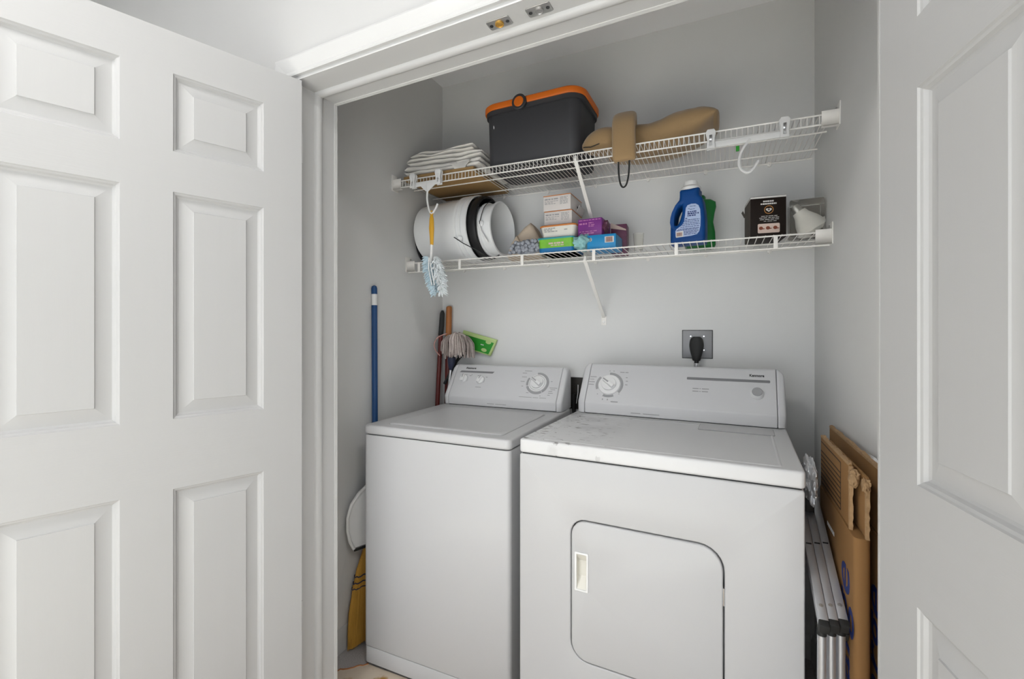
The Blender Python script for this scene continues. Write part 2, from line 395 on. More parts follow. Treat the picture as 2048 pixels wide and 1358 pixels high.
mk('casing', loft([[(-a, y, HH+a) for a, y in cp], [(OW+a, y, HH+a) for a, y in cp]]), 'trim_white', tr, angle=25)
# two ball-catch strikes in the head jamb
for k, (x, pm) in enumerate(((0.684, 'brass'), (0.790, 'steel'))):
    y = 0.044
    pl = mk('strike_plate', prism([(a, b_) for a, b_ in rrect(-0.031, 0.031, -0.0165, 0.0165, 0.005)], t=0.0025, r=0.001), 'steel', tr)
    pl.matrix_local = Matrix.Translation((x, y, HH)) @ Matrix.Rotation(R(-90), 4, 'X')
    pl['label'] = ('tarnished brass-centred strike plate' if k == 0 else 'grey steel strike plate')
    for s in (-1, 1):
        sc = mk('screw', shift(xf(lathe([(0.0012, 0), (0.0045, 0), (0.0045, 0.0012), (0.0012, 0.0014)], 16), Matrix.Rotation(R(-90), 4, 'X')), (s*0.022, 0.0025, 0)), 'gap_dark', pl)
    cu = mk('catch', shift(xf(lathe([(0.011, 0.0), (0.011, 0.004), (0.0085, 0.005), (0.0075, 0.003), (0.001, 0.0025)], 24), Matrix.Rotation(R(-90), 4, 'X')), (0, 0.002, 0)), pm, pl)


# doors ----------------------------------------------------------------
DW, DH, DT, DZ = 0.73, 2.022, 0.035, 0.012
XS = [(0.105, 0.314), (0.416, 0.625)]
ZS = [(0.24, 0.871), (1.047, 1.620), (1.722, 1.918)]
def panel_geo(x0, x1, z0, z1):
    gs = []
    for s in (0, 1):
        prof = [(0, 0), (0.002, 0.003), (0.006, 0.0045), (0.009, 0.0095), (0.013, 0.0115), (0.017, 0.0115), (0.043, 0.0045), (0.0442, 0.0022)]
        rings = []
        for ins, d in prof:
            y = d if s == 0 else DT-d
            rings.append([(x0+ins, y, z0+ins), (x1-ins, y, z0+ins), (x1-ins, y, z1-ins), (x0+ins, y, z1-ins)])
        v, f = loft(rings, caps=False); f = f+[tuple(range(len(v)-4, len(v)))]
        gs.append((v, f))
    return merge(*gs)
def make_door(name, loc, rz, flip, label):
    d = struct(empty(name, loc, (0, 0, rz)), label)
    y0, y1 = (0, DT) if not flip else (-DT, 0)
    def pt(nm, g, m):
        if flip: g = shift(g, (0, -DT, 0))
        return mk(nm, g, m, d, angle=20)
    for (a, b_) in ((0, 0.105), (0.625, DW)): pt('stile', box(a, b_, 0, DT, DZ, DH), 'door_v')
    for (a, b_) in ((DZ, 0.24), (0.871, 1.047), (1.620, 1.722), (1.918, DH)): pt('rail', box(0.105, 0.625, 0, DT, a, b_), 'door_h')
    for (a, b_) in ZS:
        pt('mullion', box(0.314, 0.416, 0, DT, a, b_), 'door_v')
        for (c, e) in XS: pt('panel', panel_geo(c, e, a, b_), 'door_v')
    return d
dl = make_door('door_1', (-1.144, 0.982, 0), R(-110.2), True, 'white six-panel door folded open at the left')
dr = make_door('door_2', (0.242, 0.943, 0), R(-81.1), False, 'white six-panel door folded open at the right')
for z in (0.41, 1.10, 1.82):
    hg = mk('hinge', merge(cyl((-0.008, -0.040, z-0.045), (-0.008, -0.040, z+0.045), 0.006, 12), box(-0.004, -0.002, -0.033, -0.004, z-0.044, z+0.044)), 'trim_white', dl)
    hg = mk('hinge', merge(cyl((-0.008, 0.040, z-0.045), (-0.008, 0.040, z+0.045), 0.006, 12), box(-0.004, -0.002, 0.004, 0.033, z-0.044, z+0.044)), 'trim_white', dr)

# ------------------------------------------------------------------ washer
def slope_frame(x, s, a, b_):
    """matrix placing x-right, y-up-slope, z-out on a console face through local (y,z) points a -> b_"""
    L = math.hypot(b_[0]-a[0], b_[1]-a[1]); t = Vector((0, (b_[0]-a[0])/L, (b_[1]-a[1])/L)); n = Vector((1, 0, 0)).cross(t)
    M = Matrix(((1, t.x, n.x, x), (0, t.y, n.y, a[0]+t.y*s), (0, t.z, n.z, a[1]+t.z*s), (0, 0, 0, 1)))
    return M
def console(parent, prof, x0, x1, x2, x3, r=0.022):
    c = mk('console', loft([[(x1, y, z) for y, z in prof], [(x2, y, z) for y, z in prof]]), 'console_white', parent, bevel=0.004, seg=3)
    cy = sum(p[0] for p in prof)/len(prof); cz = min(p[1] for p in prof)+0.06
    for (a, b_) in ((x1-0.0015, x0), (x2+0.0015, x3)):
        rings = []
        for k in range(9):
            t = k/8; w = abs(b_-a); rr = min(r, w); xx = a+(b_-a)*t
            q = max(0.0, w*t-(w-rr)); ins = rr-math.sqrt(max(0, rr*rr-q*q))
            pr = []
            for (y, z) in prof:
                dz = (ins if z > cz else 0.0); yc = ins*0.6 if y < cy else -ins*0.3
                pr.append((xx, y+yc, z-dz*1.3 if z > cz else z))
            rings.append(pr)
        mk('end_cap', loft(rings), 'console_white', parent, bevel=0.003, seg=2, angle=40)
    return c
def ring_arc(r0, r1, a0, a1, n=28, h=0.0006):
    v = []; f = []
    for k in range(n+1):
        a = R(a0+(a1-a0)*k/n); ca, sa = math.cos(a), math.sin(a)
        v += [(r0*ca, r0*sa, h), (r1*ca, r1*sa, h), (r0*ca, r0*sa, 0), (r1*ca, r1*sa, 0)]
    for k in range(n):
        o = 4*k; f += [(o, o+1, o+5, o+4), (o+1, o+3, o+7, o+5), (o+2, o, o+4, o+6)]
    return v, f
def pointer_knob(parent, M, r, ang, name, ring=True):
    k = mk(name, xf(lathe([(r, 0.0005), (r, 0.006), (r*0.96, 0.008), (0.001, 0.0085)], 36), M), 'plastic_white', parent)
    Mr = M @ Matrix.Rotation(R(ang), 4, 'Z')
    gr = loft([[(-r*0.92, -r*0.34*w, z), (r*0.92, -r*0.26*w, z), (r*0.92, r*0.26*w, z), (-r*0.92, r*0.34*w, z)] for z, w in ((0.008, 1), (0.022, 0.75))])
    mk('grip', xf(gr, Mr), 'plastic_white', k, bevel=0.002, seg=2)
    mk('stripe', xf(box(-r*0.05, r*0.9, -r*0.10, r*0.10, 0.0222, 0.0228), Mr), 'print_mid', k, smooth=False)
    return k
def print_words(parent, M, items, m='print_mid', name='print'):
    gs = []
    for (x, y, w, h) in items: gs.append(box(x, x+w, y-h/2, y+h/2, 0.0003, 0.0007))
    o = mk(name, xf(merge(*gs), M), m, parent, smooth=False); o['kind'] = 'stuff'

wa = tag(empty('washing_machine', (-1.2328, 1.3364, 0), (0, 0, R(0.242))), 'white top-loading washing machine, the narrower machine on the left', 'washer')
WW = 0.615
def cab(x0, x1, y0, y1, z0, z1, r=0.016):
    rr = rrect(x0, x1, y0, y1, r, 5); return loft([[(x, y, z0) for x, y in rr], [(x, y, z1) for x, y in rr]])
mk('cabinet', cab(0.002, WW-0.002, 0.002, 0.66, 0.080, 0.877), 'enamel', wa, bevel=0.002, seg=2)
mk('toe_panel', cab(0.003, WW-0.003, 0.003, 0.66, 0.016, 0.0775), 'enamel', wa, bevel=0.002, seg=2)
for (x, y) in ((0.05, 0.05), (WW-0.05, 0.05), (0.05, 0.6), (WW-0.05, 0.6)):
    mk('foot', cyl((x, y, 0.004), (x, y, 0.03), 0.02), 'rubber_black', wa)
mk('seam', cab(0.008, WW-0.008, 0.008, 0.65, 0.870, 0.886), 'gap_dark', wa)
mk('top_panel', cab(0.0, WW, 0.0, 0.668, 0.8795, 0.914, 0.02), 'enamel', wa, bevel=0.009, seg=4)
lidr = rrect(0.082, 0.562, 0.048, 0.474, 0.012, 4)
mk('lid', loft([[(x, y, z) for x, y in rrect(0.082+i, 0.562-i, 0.048+i, 0.474-i, 0.012, 4)] for z, i in ((0.912, 0), (0.9155, 0.0), (0.9185, 0.004), (0.9190, 0.016), (0.9172, 0.03))]), 'enamel', wa, angle=50)
fr = rrect(0.0795, 0.5645, 0.0455, 0.4765, 0.013, 4)
mk('lid_seam', loft([[(x, y, z) for x, y in fr] for z in (0.912, 0.9143)]), 'print_mid', wa)
wA, wB = (0.545, 0.955), (0.640, 1.095)
wprof = [(0.549, 0.9155), (0.545, 0.955), (0.640, 1.095), (0.652, 1.101), (0.690, 1.099), (0.692, 0.9155)]
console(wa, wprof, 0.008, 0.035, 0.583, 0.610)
mk('console_seam', box(0.037, 0.581, 0.549, 0.69, 0.9142, 0.9168), 'gap_dark', wa, smooth=False)
M0 = slope_frame(0.479, 0.091, wA, wB)
for (a0, a1, m_) in ((-55, 100, 'print_mid'), (150, 195, 'print_mid'), (200, 302, 'print_mid')):
    mk('dial_ring', xf(ring_arc(0.044, 0.055, a0, a1), M0), m_, wa, smooth=False)
mk('timer_skirt', xf(lathe([(0.043, 0.0005), (0.043, 0.004), (0.041, 0.006), (0.001, 0.0065)], 48), M0), 'plastic_white', wa)
mk('dial_line', xf(ring_arc(0.036, 0.0375, 0, 360, 48, 0.0069), M0), 'print_mid', wa)
pointer_knob(wa, M0 @ Matrix.Translation((0, 0, 0.0065)), 0.029, 145, 'timer_knob')
for (x, s, an) in ((0.091, 0.095, 88), (0.184, 0.092, 68)):
    Mk = slope_frame(x, s, wA, wB)
    mk('knob_skirt', xf(ring_arc(0.021, 0.0225, -30, 210, 24), Mk), 'print_mid', wa)
    pointer_knob(wa, Mk, 0.020, an, 'selector_knob')
Mb = slope_frame(0.151, 0.1365, wA, wB)
mk('trim_bar', xf(([(-0.095, -0.005, 0), (0.088, -0.005, 0), (0.095, 0.005, 0), (-0.088, 0.005, 0), (-0.095, -0.005, 0.0006), (0.088, -0.005, 0.0006), (0.095, 0.005, 0.0006), (-0.088, 0.005, 0.0006)], [(0,3,2,1),(4,5,6,7),(0,1,5,4),(1,2,6,5),(2,3,7,6),(3,0,4,7)]), Mb), 'print_grey', wa, smooth=False)
text('logo', 'Kenmore', 0.0145, 'print_black', wa, slope_frame(0.113, 0.1565, wA, wB) @ Matrix.Translation((0, 0, 0.0003)), shear=0.2, bold=0.0004)
rng = random.Random(5)
its = []
for (x, y, w) in ((-0.076, 0.062, 0.036), (-0.085, 0.050, 0.022), (-0.083, 0.030, 0.024), (-0.085, 0.006, 0.020), (-0.075, -0.018, 0.008), (0.062, -0.020, 0.036), (0.068, -0.028, 0.022), (0.060, -0.037, 0.018), (0.060, -0.046, 0.022), (0.058, -0.056, 0.012), (-0.045, -0.050, 0.012), (0.022, -0.062, 0.006), (0.062, 0.012, 0.008)):
    its.append((x, y, w, 0.0026))
print_words(wa, M0, its, 'print_mid')
print_words(wa, M0, [(-0.075, -0.072, 0.062, 0.002), (-0.008, -0.072, 0.026, 0.002), (0.024, -0.072, 0.032, 0.002)], 'print_mid')
print_words(wa, slope_frame(0.184, 0.055, wA, wB), [(-0.017, 0, 0.030, 0.0026)], 'print_mid')
print_words(wa, slope_frame(0.10, 0.118, wA, wB), [(0.018, -0.004, 0.010, 0.003), (0.026, 0.002, 0.006, 0.003), (-0.012, 0.002, 0.016, 0.002), (0.062, -0.002, 0.010, 0.003), (0.108, -0.008, 0.010, 0.003)], 'print_mid')
print_words(wa, Matrix(((1, 0, 0, 0.30), (0, 0, -1, 0.5478), (0, 1, 0, 0.930), (0, 0, 0, 1))), [(-0.055, 0, 0.036, 0.0025), (-0.012, 0, 0.055, 0.0025)], 'print_mid')

# ------------------------------------------------------------------ dryer
dy = tag(empty('clothes_dryer', (-0.5629, 1.2834, 0), (0, 0, R(-2.251))), 'white front-loading clothes dryer with square door, right of the washer', 'dryer')
XW, ZT = 0.7465, 0.938
mk('cabinet', cab(0.002, XW-0.002, 0.04, 0.66, 0.03, 0.893, 0.01), 'enamel', dy, bevel=0.002)
outer = rrect(0.002, XW-0.002, 0.03, 0.893, 0.006, 5)
dro = rrect(0.170, 0.570, 0.320, 0.721, (0.058, 0.042, 0.05, 0.058), 6)
mk('front_panel', prism(outer, [offs(dro, -0.0035)], t=0.039, r=0.004), 'enamel', dy)
hole = rrect(0.1855, 0.2165, 0.525, 0.627, 0.003, 2)
mk('door', shift(prism(dro, [hole], t=0.022, r=0.004), (0, -0.002, 0)), 'enamel', dy)
dd = [o for o in dy.children if o.name.startswith('door')][0]
hr = rrect(0.1805, 0.2215, 0.520, 0.632, 0.003, 2); hi = rrect(0.1865, 0.2155, 0.526, 0.626, 0.002, 2)
hnd = mk('handle', shift(prism(hr, [hi], t=0.004, r=0.0015), (0, -0.0052, 0)), 'plastic_white', dd); hnd['label'] = 'recessed white pull handle'
pocket = loft([[(x, -0.003, z) for x, z in hi], [(x, 0.019, 0.6 if z > 0.58 else 0.555) for x, z in hi]], caps=False)
pv, pf = pocket; n_ = len(hi)
mk('pocket', (pv, pf+[tuple(range(n_, 2*n_))]), 'tub_white', dd)
for z in (0.60, 0.37): mk('hinge', merge(cyl((0.5722, 0.0015, z-0.022), (0.5722, 0.0015, z+0.022), 0.0028, 10)), 'chrome', dy)
for (x, y) in ((0.06, 0.08), (XW-0.06, 0.08), (0.06, 0.6), (XW-0.06, 0.6)): mk('foot', cyl((x, y, 0.004), (x, y, 0.035), 0.02), 'rubber_black', dy)
mk('seam', cab(0.007, XW-0.007, 0.007, 0.65, 0.886, 0.902, 0.006), 'gap_dark', dy)
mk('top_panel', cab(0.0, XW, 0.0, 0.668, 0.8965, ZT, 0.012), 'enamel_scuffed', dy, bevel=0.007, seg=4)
def rail3(pts, w, h): return tube(pts, h, 6)
rr = rrect(0.045, 0.702, 0.022, 0.470, 0.012, 4)
v = [(x, y, ZT-0.001) for x, y in rr]+[(x, y, ZT+0.0016) for x, y in offs(rr, 0.003)]+[(x, y, ZT+0.0016) for x, y in offs(rr, 0.007)]+[(x, y, ZT-0.001) for x, y in offs(rr, 0.010)]
n_ = len(rr); f = [(k*n_+j, k*n_+(j+1) % n_, (k+1)*n_+(j+1) % n_, (k+1)*n_+j) for k in range(3) for j in range(n_)]
mk('top_bead', (v, f), 'enamel_scuffed', dy, angle=60)
ll = rrect(0.482, 0.704, 0.388, 0.492, 0.006, 3)
mk('lint_gap', loft([[(x, y, z) for x, y in offs(ll, -0.002)] for z in (ZT-0.001, ZT+0.0018)]), 'print_mid', dy)
lid2 = mk('lint_lid', loft([[(x, y, ZT-0.001) for x, y in ll], [(x, y, ZT+0.0022) for x, y in ll], [(x, y, ZT+0.0028) for x, y in offs(ll, 0.003)]]), 'enamel', dy, angle=50)
dA, dB = (0.512, 0.983), (0.610, 1.125)
dprof = [(0.514, ZT+0.002), (0.512, 0.983), (0.610, 1.125), (0.622, 1.131), (0.660, 1.129), (0.664, ZT+0.002)]
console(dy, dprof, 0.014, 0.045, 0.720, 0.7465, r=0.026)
mk('console_seam', box(0.047, 0.718, 0.5165, 0.66, ZT+0.0002, ZT+0.0032), 'gap_dark', dy, smooth=False)
M1 = slope_frame(0.134, 0.083, dA, dB)
for (a0, a1) in ((-38, 95), (140, 205), (248, 296)):
    mk('dial_ring', xf(ring_arc(0.046, 0.056, a0, a1), M1), 'print_mid', dy, smooth=False)
mk('timer_skirt', xf(lathe([(0.044, 0.0005), (0.044, 0.004), (0.042, 0.006), (0.001, 0.0065)], 48), M1), 'plastic_white', dy)
pointer_knob(dy, M1 @ Matrix.Translation((0, 0, 0.0065)), 0.029, 145, 'timer_knob')
Ms = slope_frame(0.660, 0.078, dA, dB)
sb = mk('start_button', xf(lathe([(0.022, 0.0005), (0.022, 0.004), (0.019, 0.012), (0.017, 0.016), (0.001, 0.0165)], 36), Ms), 'plastic_white', dy)
mk('button_cap', xf(lathe([(0.0165, 0.0162), (0.0165, 0.018), (0.015, 0.0192), (0.001, 0.0195)], 36), Ms), 'print_mid', sb)
bar = prism(rrect(-0.138, 0.138, -0.0052, 0.0052, 0.003, 3), t=0.0006)
bar = ([(p[0], p[2], p[1]+0.0002) for p in bar[0]], bar[1])
mk('trim_bar', xf(bar, slope_frame(0.5635, 0.129, dA, dB)), 'print_grey', dy, smooth=False)
text('logo', 'Kenmore', 0.0145, 'print_black', dy, slope_frame(0.660, 0.1515, dA, dB) @ Matrix.Translation((0, 0, 0.0003)), shear=0.0, sx=0.85, bold=0.0004)
print_words(dy, M1, [(-0.084, 0.034, 0.026, 0.003), (-0.084, 0.022, 0.018, 0.0022), (-0.086, 0.010, 0.024, 0.003), (-0.086, -0.002, 0.022, 0.003), (0.036, 0.060, 0.018, 0.003), (0.057, 0.060, 0.012, 0.003), (0.062, 0.036, 0.007, 0.003), (0.064, 0.020, 0.008, 0.003), (0.063, 0.004, 0.009, 0.003), (0.008, 0.064, 0.004, 0.003), (-0.008, 0.064, 0.004, 0.003), (-0.02, -0.066, 0.004, 0.006), (0.0, -0.066, 0.004, 0.006), (0.016, -0.074, 0.028, 0.004), (0.042, -0.038, 0.004, 0.003), (-0.044, -0.044, 0.004, 0.003)], 'print_mid')
print_words(dy, slope_frame(0.476, 0.081, dA, dB), [(-0.028, 0.006, 0.021, 0.003), (-0.004, 0.006, 0.004, 0.003), (0.004, 0.006, 0.024, 0.003), (-0.028, -0.005, 0.021, 0.003), (-0.004, -0.005, 0.004, 0.003), (0.004, -0.005, 0.021, 0.003)], 'print_mid')
print_words(dy, Matrix(((1, 0, 0, 0.29), (0, 0, -1, 0.5125), (0, 1, 0, 0.953), (0, 0, 0, 1))), [(-0.06, 0, 0.036, 0.0025), (-0.014, 0, 0.060, 0.0025)], 'print_mid')

# ------------------------------------------------------------------ wire shelves
def make_shelf(name, z, depth, lip, spacing, roty, rods, label, straps):
    e = tag(empty(name, (XL, YB, z), (0, roty, 0)), label, 'shelf', 'wire shelves in the closet')
    Wd = XR-XL; yf = -depth
    x0, x1 = 0.018, Wd-0.018
    if straps is None:    # close mesh: every wire bends down to form the lip
        path = [(0, -0.006, 0.0025), (0, yf+0.004, 0.0025), (0, yf, 0.0), (0, yf-0.0005, -lip)]
    else:
        path = [(0, -0.006, 0.0025), (0, yf+0.002, 0.0025)]
    w0 = mk('wire', tube(path, 0.0016, 5), 'wire_white', e, angle=60); n = int((x1-x0)/spacing)
    w0.location = (x0, 0, 0)
    for k in range(1, n+1): dup(w0, e, (x0+k*spacing, 0, 0))
    r0 = mk('rod', cyl((0.008, 0, 0), (Wd-0.008, 0, 0), 0.0028, 8), 'wire_white', e); r0.location = (0, yf-0.002, -0.001)
    dup(r0, e, (0, yf-0.002, -lip))
    for y in rods: dup(r0, e, (0, y-YB, -0.002))
    if straps:
        s0 = None
        for x in straps:
            if s0 is None: s0 = mk('strap', box(-0.0065, 0.0065, -0.004, 0.0, -lip-0.002, 0.001), 'wire_white', e, bevel=0.001); s0.location = (x-XL, yf-0.002, 0)
            else: dup(s0, e, (x-XL, yf-0.002, 0))
    # end brackets
    for sx in (0, 1):
        xa = 0.0 if sx == 0 else Wd; s = 1 if sx == 0 else -1
        hgt = 0.052
        g = merge(box(min(xa, xa+s*0.003), max(xa, xa+s*0.003), yf-0.016, yf+0.03, -hgt+0.010, 0.030),
                  box(min(xa, xa+s*0.048), max(xa, xa+s*0.048), yf-0.010, yf-0.006, -hgt+0.012, 0.008),
                  box(min(xa, xa+s*0.048), max(xa, xa+s*0.048), yf-0.010, yf+0.006, -hgt+0.012, -hgt+0.015))
        bk = mk('wall_bracket', g, 'wire_white', e, bevel=0.001)
        mk('screw', cyl((xa+s*0.003, yf+0.02, 0.020), (xa+s*0.007, yf+0.02, 0.020), 0.004, 10), 'steel', bk)
    # clips along the back rod
    c0 = None
    for k in range(7):
        x = 0.14+k*0.235
        if c0 is None: c0 = mk('clip', merge(cbox((0, -0.004, -0.004), 0.014, 0.008, 0.016), cyl((0, -0.004, -0.012), (0, -0.012, -0.012), 0.004, 8)), 'wire_white', e, bevel=0.001); c0.location = (x, 0, 0)
        else: dup(c0, e, (x, 0, 0))
    return e
Z1, Z2 = 1.956, 1.594
s1 = make_shelf('wire_shelf', Z1, 0.406, 0.031, 0.0165, 0.0099, (2.085, 1.986, 1.826), 'upper white close-mesh wire shelf holding the grey bin and towels', None)
s2 = make_shelf('wire_shelf', Z2, 0.305, 0.044, 0.0245, 0.0, (2.085, 1.935), 'lower white wire shelf holding the bucket and detergent', (-1.30, -1.076, -0.767, -0.457, -0.147, 0.172))
def brace(e, x, ytop, ztop, zbot):
    a = Vector((x, ytop-YB, ztop)); b_ = Vector((x+0.004, -0.004, zbot+0.03))
    t = (b_-a).normalized(); n = Vector((0, t.z, -t.y))
    rings = []
    for p in (a, a+t*0.03, b_-t*0.03, b_):
        rings.append([tuple(p+Vector((sx*0.0075, 0, 0))+n*q) for sx, q in ((-1, -0.002), (1, -0.002), (1.0, 0.002), (-1.0, 0.002))])
    br = mk('brace', loft(rings), 'wire_white', e, bevel=0.0008)
    mk('brace_hook', tube([(x, ytop-YB, ztop), (x, ytop-YB-0.006, ztop+0.008), (x, ytop-YB-0.003, ztop+0.016), (x, ytop-YB+0.004, ztop+0.014)], 0.006, 8), 'wire_white', br)
    ft = mk('brace_foot', box(x-0.008, x+0.016, -0.003, 0.0, zbot-0.006, zbot+0.036), 'wire_white', br, bevel=0.001)
    mk('screw', cyl((x+0.004, -0.003, zbot+0.008), (x+0.004, -0.0065, zbot+0.008), 0.0045, 10), 'steel', br)
brace(s1, -0.501-XL, 1.682, -0.030, -0.345)
brace(s2, -0.492-XL, 1.783, -0.046, -0.292)
def z1(x): return Z1+0.0045-(x-XL)*0.0099
ZD2 = Z2+0.0045

# ------------------------------------------------------------------ upper shelf contents
# grey bin with orange rim
bx = tag(empty('storage_bin', (-0.695, 1.83, z1(-0.49)+0.001), (0, 0, R(-1.5))), 'dark grey bin with orange rim and round orange latch on the upper shelf', 'bin')
def rr3(w, d, r, z): return [(x, y, z) for x, y in rrect(-w/2, w/2, -d/2, d/2, r, 8)]
mk('body', loft([rr3(0.394, 0.240, 0.035, 0.0), rr3(0.402, 0.246, 0.038, 0.006), rr3(0.414, 0.262, 0.045, 0.238), rr3(0.404, 0.254, 0.043, 0.239), rr3(0.390, 0.236, 0.035, 0.012)]), 'bin_grey', bx, angle=40)
def rimloop(w, d, r, prof):
    rings = [[(x, y, z) for x, y in rrect(-w/2-o, w/2+o, -d/2-o, d/2+o, r+o, 8)] for o, z in prof]
    return loft(rings, closed=True)
mk('rim', rimloop(0.420, 0.270, 0.055, [(-0.010, 0.218), (0.006, 0.218), (0.008, 0.2350), (-0.010, 0.2350)]), 'bin_grey', bx, angle=40)
mk('rim_trim', rimloop(0.424, 0.274, 0.060, [(-0.012, 0.2355), (0.010, 0.2345), (0.0130, 0.240), (0.0125, 0.257), (0.005, 0.263), (-0.010, 0.259)]), 'orange', bx, angle=40)
Mx = Matrix.Translation((-0.036, -0.150, 0.238)) @ Matrix.Rotation(R(90), 4, 'X')
lt = mk('latch', xf(lathe([(0.031, -0.004), (0.031, 0.008), (0.028, 0.011), (0.0215, 0.011), (0.0215, 0.007), (0.001, 0.007)], 36), Mx), 'bin_grey', bx)
mk('latch_button', xf(lathe([(0.021, 0.007), (0.021, 0.010), (0.019, 0.012), (0.001, 0.0125)], 36), Mx), 'orange', lt)
Mh = Matrix.Rotation(R(90), 4, 'Z') @ Matrix.Rotation(R(-3.5), 4, 'X')
pn = prism([(-0.055, 0.006), (0.055, 0.006), (0.052, 0.085), (-0.048, 0.125)], t=0.0022, r=0.0008)
mk('side_panel', xf(shift(pn, (0.0, -0.2005, 0.004)), Mh), 'orange', bx)
mk('side_mark', xf(shift(prism(ell(-0.020, 0.075, 0.010, 0.013, 14), t=0.0008), (0.0, -0.2012, 0.004)), Mh), 'bin_grey', bx)
mk('sticker', shift(prism(ell(-0.165, 0.172, 0.0022, 0.009, 12), t=0.0008), (0, -0.1286, 0)), 'plastic_white', bx)

# brown woven mat and white towels
mt = tag(mk('woven_mat', box(0, 0.37, 0, 0.36, 0, 0.022), 'wicker_brown', bevel=0.006), 'flat brown woven mat lying under the towels', 'mat')
mt.location = (-1.325, 1.695, z1(-0.95)); mt.rotation_euler = (0, 0.0099, 0)
def towel(w, d, h, seed, layers=2):
    """folded cloth: layers wrapped around a fold at the left, open and wavy at the right"""
    gs = []; lh = h/layers
    for k in range(layers):
        rings = []
        N = 28
        for i in range(N+1):
            x = w*i/N; ring = []
            tl = min(1.0, math.sqrt(max(0, 1-(1-min(x/(h*0.6), 1))**2)))
            tr_ = min(1.0, math.sqrt(max(0, 1-(1-min((w-x)/0.02, 1))**2)))
            s = max(0.08, min(tl, tr_))
            zc = h*0.5+((k+0.5)*lh-h*0.5)*max(0.35, tl)
            wob = 0.011*noise.noise(Vector((x*9, k*2.3, seed)))
            M_ = 20
            for j in range(M_):
                a = 2*math.pi*j/M_; ca, sa = math.cos(a), math.sin(a)
                yy = d/2*(abs(ca)**0.35)*(1 if ca > 0 else -1); zz = lh*0.5*s*(abs(sa)**0.6)*(1 if sa > 0 else -1)
                nz = 0.006*noise.noise(Vector((x*16, yy*12, seed+k)))
                ring.append((x, yy+0.006*noise.noise(Vector((x*7, k, seed*2.1)))+(k-1)*0.004, zc+zz+wob+nz))
            rings.append(ring)
        gs.append(loft(rings))
    return merge(*gs)
TW = [((-1.335, 1.865, z1(-1.0)+0.027), 0.40, 0.30, 0.046, 1, 0, 'bottom white towel of the folded stack on the brown mat'),
      ((-1.325, 1.86, z1(-1.0)+0.073), 0.385, 0.29, 0.034, 2, 2, 'middle white towel of the folded stack on the upper shelf'),
      ((-1.305, 1.865, z1(-1.0)+0.108), 0.335, 0.27, 0.024, 3, -2, 'topmost white folded towel beside the grey bin')]
for loc, w, d, h, sd, rz, lb in TW:
    t = mk('towel', towel(w, d, h, sd), 'towel_white', angle=60); t.location = loc; t.rotation_euler = (0, 0.012, R(rz))
    tag(t, lb, 'towel', 'folded white towels')
    if sd == 1:   # a loose corner hanging forward over the shelf edge
        N = 14; v = []
        for i in range(N+1):
            for j in range(7):
                u, w_ = i/N, j/6
                x = 0.255+0.10*u; dr = w_*(0.055*(1-abs(u-0.55)*1.5))
                v.append((x, -0.15-0.016*math.sin(w_*1.6)-0.003*math.sin(u*9), 0.030-dr+0.004*math.sin(u*14)))
        nv = len(v); v += [(a, b_+0.004, c+0.002) for a, b_, c in v]
        f = []
        for i in range(N):
            for j in range(6):
                a = i*7+j; f.append((a, a+7, a+8, a+1)); f.append((nv+a+1, nv+a+8, nv+a+7, nv+a))
        for i in range(N): a = i*7+6; f.append((a, a+7, nv+a+7, nv+a))
        for j in range(6): f.append((j, j+1, nv+j+1, nv+j)); a = N*7+j; f.append((a+1, a, nv+a, nv+a+1))
        mk('loose_corner', (v, f), 'towel_white', t)

# tan pillow with draped flap and cord
pi_ = tag(empty('neck_pillow', (-0.25, 1.80, z1(-0.05)), (0, 0, 0)), 'tan fabric neck pillow with a flap over the shelf edge and black cord', 'pillow')
def pillow_loft(st, n=22):   # st: (x, y, z, half-depth, half-height, tilt)
    rings = []
    for i, (x, y, z, a, b_, e) in enumerate(st):
        ring = []
        for k in range(n):
            t = 2*math.pi*k/n; ca, sa = math.cos(t), math.sin(t)
            ring.append((x+e*sa*b_, y+a*(abs(ca)**0.75)*(1 if ca > 0 else -1), z+b_*(abs(sa)**0.85)*(1 if sa > 0 else -1)))
        rings.append(ring)
    return rings
def smooth_st(st, m=5):
    out = []
    for i in range(len(st)-1):
        p0, p1, p2, p3 = st[max(i-1, 0)], st[i], st[i+1], st[min(i+2, len(st)-1)]
        for k in range(m):
            t = k/m
            out.append(tuple(0.5*((2*b_)+(-a+c)*t+(2*a-5*b_+4*c-d)*t*t+(-a+3*b_-3*c+d)*t**3) for a, b_, c, d in zip(p0, p1, p2, p3)))
    out.append(st[-1]); return out
body = smooth_st([(-0.155, 0.04, 0.062, 0.05, 0.055, 0), (-0.10, 0.05, 0.066, 0.105, 0.064, 0), (-0.02, 0.06, 0.058, 0.125, 0.056, 0), (0.035, 0.06, 0.060, 0.125, 0.058, 0), (0.095, 0.055, 0.070, 0.13, 0.064, 0.05), (0.155, 0.05, 0.078, 0.125, 0.058, 0.25), (0.205, 0.045, 0.084, 0.118, 0.040, 0.5), (0.236, 0.045, 0.088, 0.112, 0.014, 0.9)])
rg = pillow_loft(body)
for i, r_ in enumerate(rg):
    for k, p in enumerate(r_):
        nz = 0.004*noise.noise(Vector((p[0]*30, p[1]*8, p[2]*10))); r_[k] = (p[0], p[1], max(0.002, p[2]+nz))
mk('cushion', loft(rg), 'tan_cloth', pi_, angle=70)
lob = smooth_st([(-0.240, -0.060, 0.042, 0.008, 0.010, 0), (-0.215, -0.052, 0.048, 0.036, 0.034, 0), (-0.175, -0.04, 0.056, 0.060, 0.046, 0), (-0.13, -0.03, 0.060, 0.06, 0.045, 0), (-0.09, -0.02, 0.060, 0.035, 0.03, 0)])
rg = pillow_loft(lob); rg = [[(p[0], p[1], max(0.003, p[2])) for p in r_] for r_ in rg]
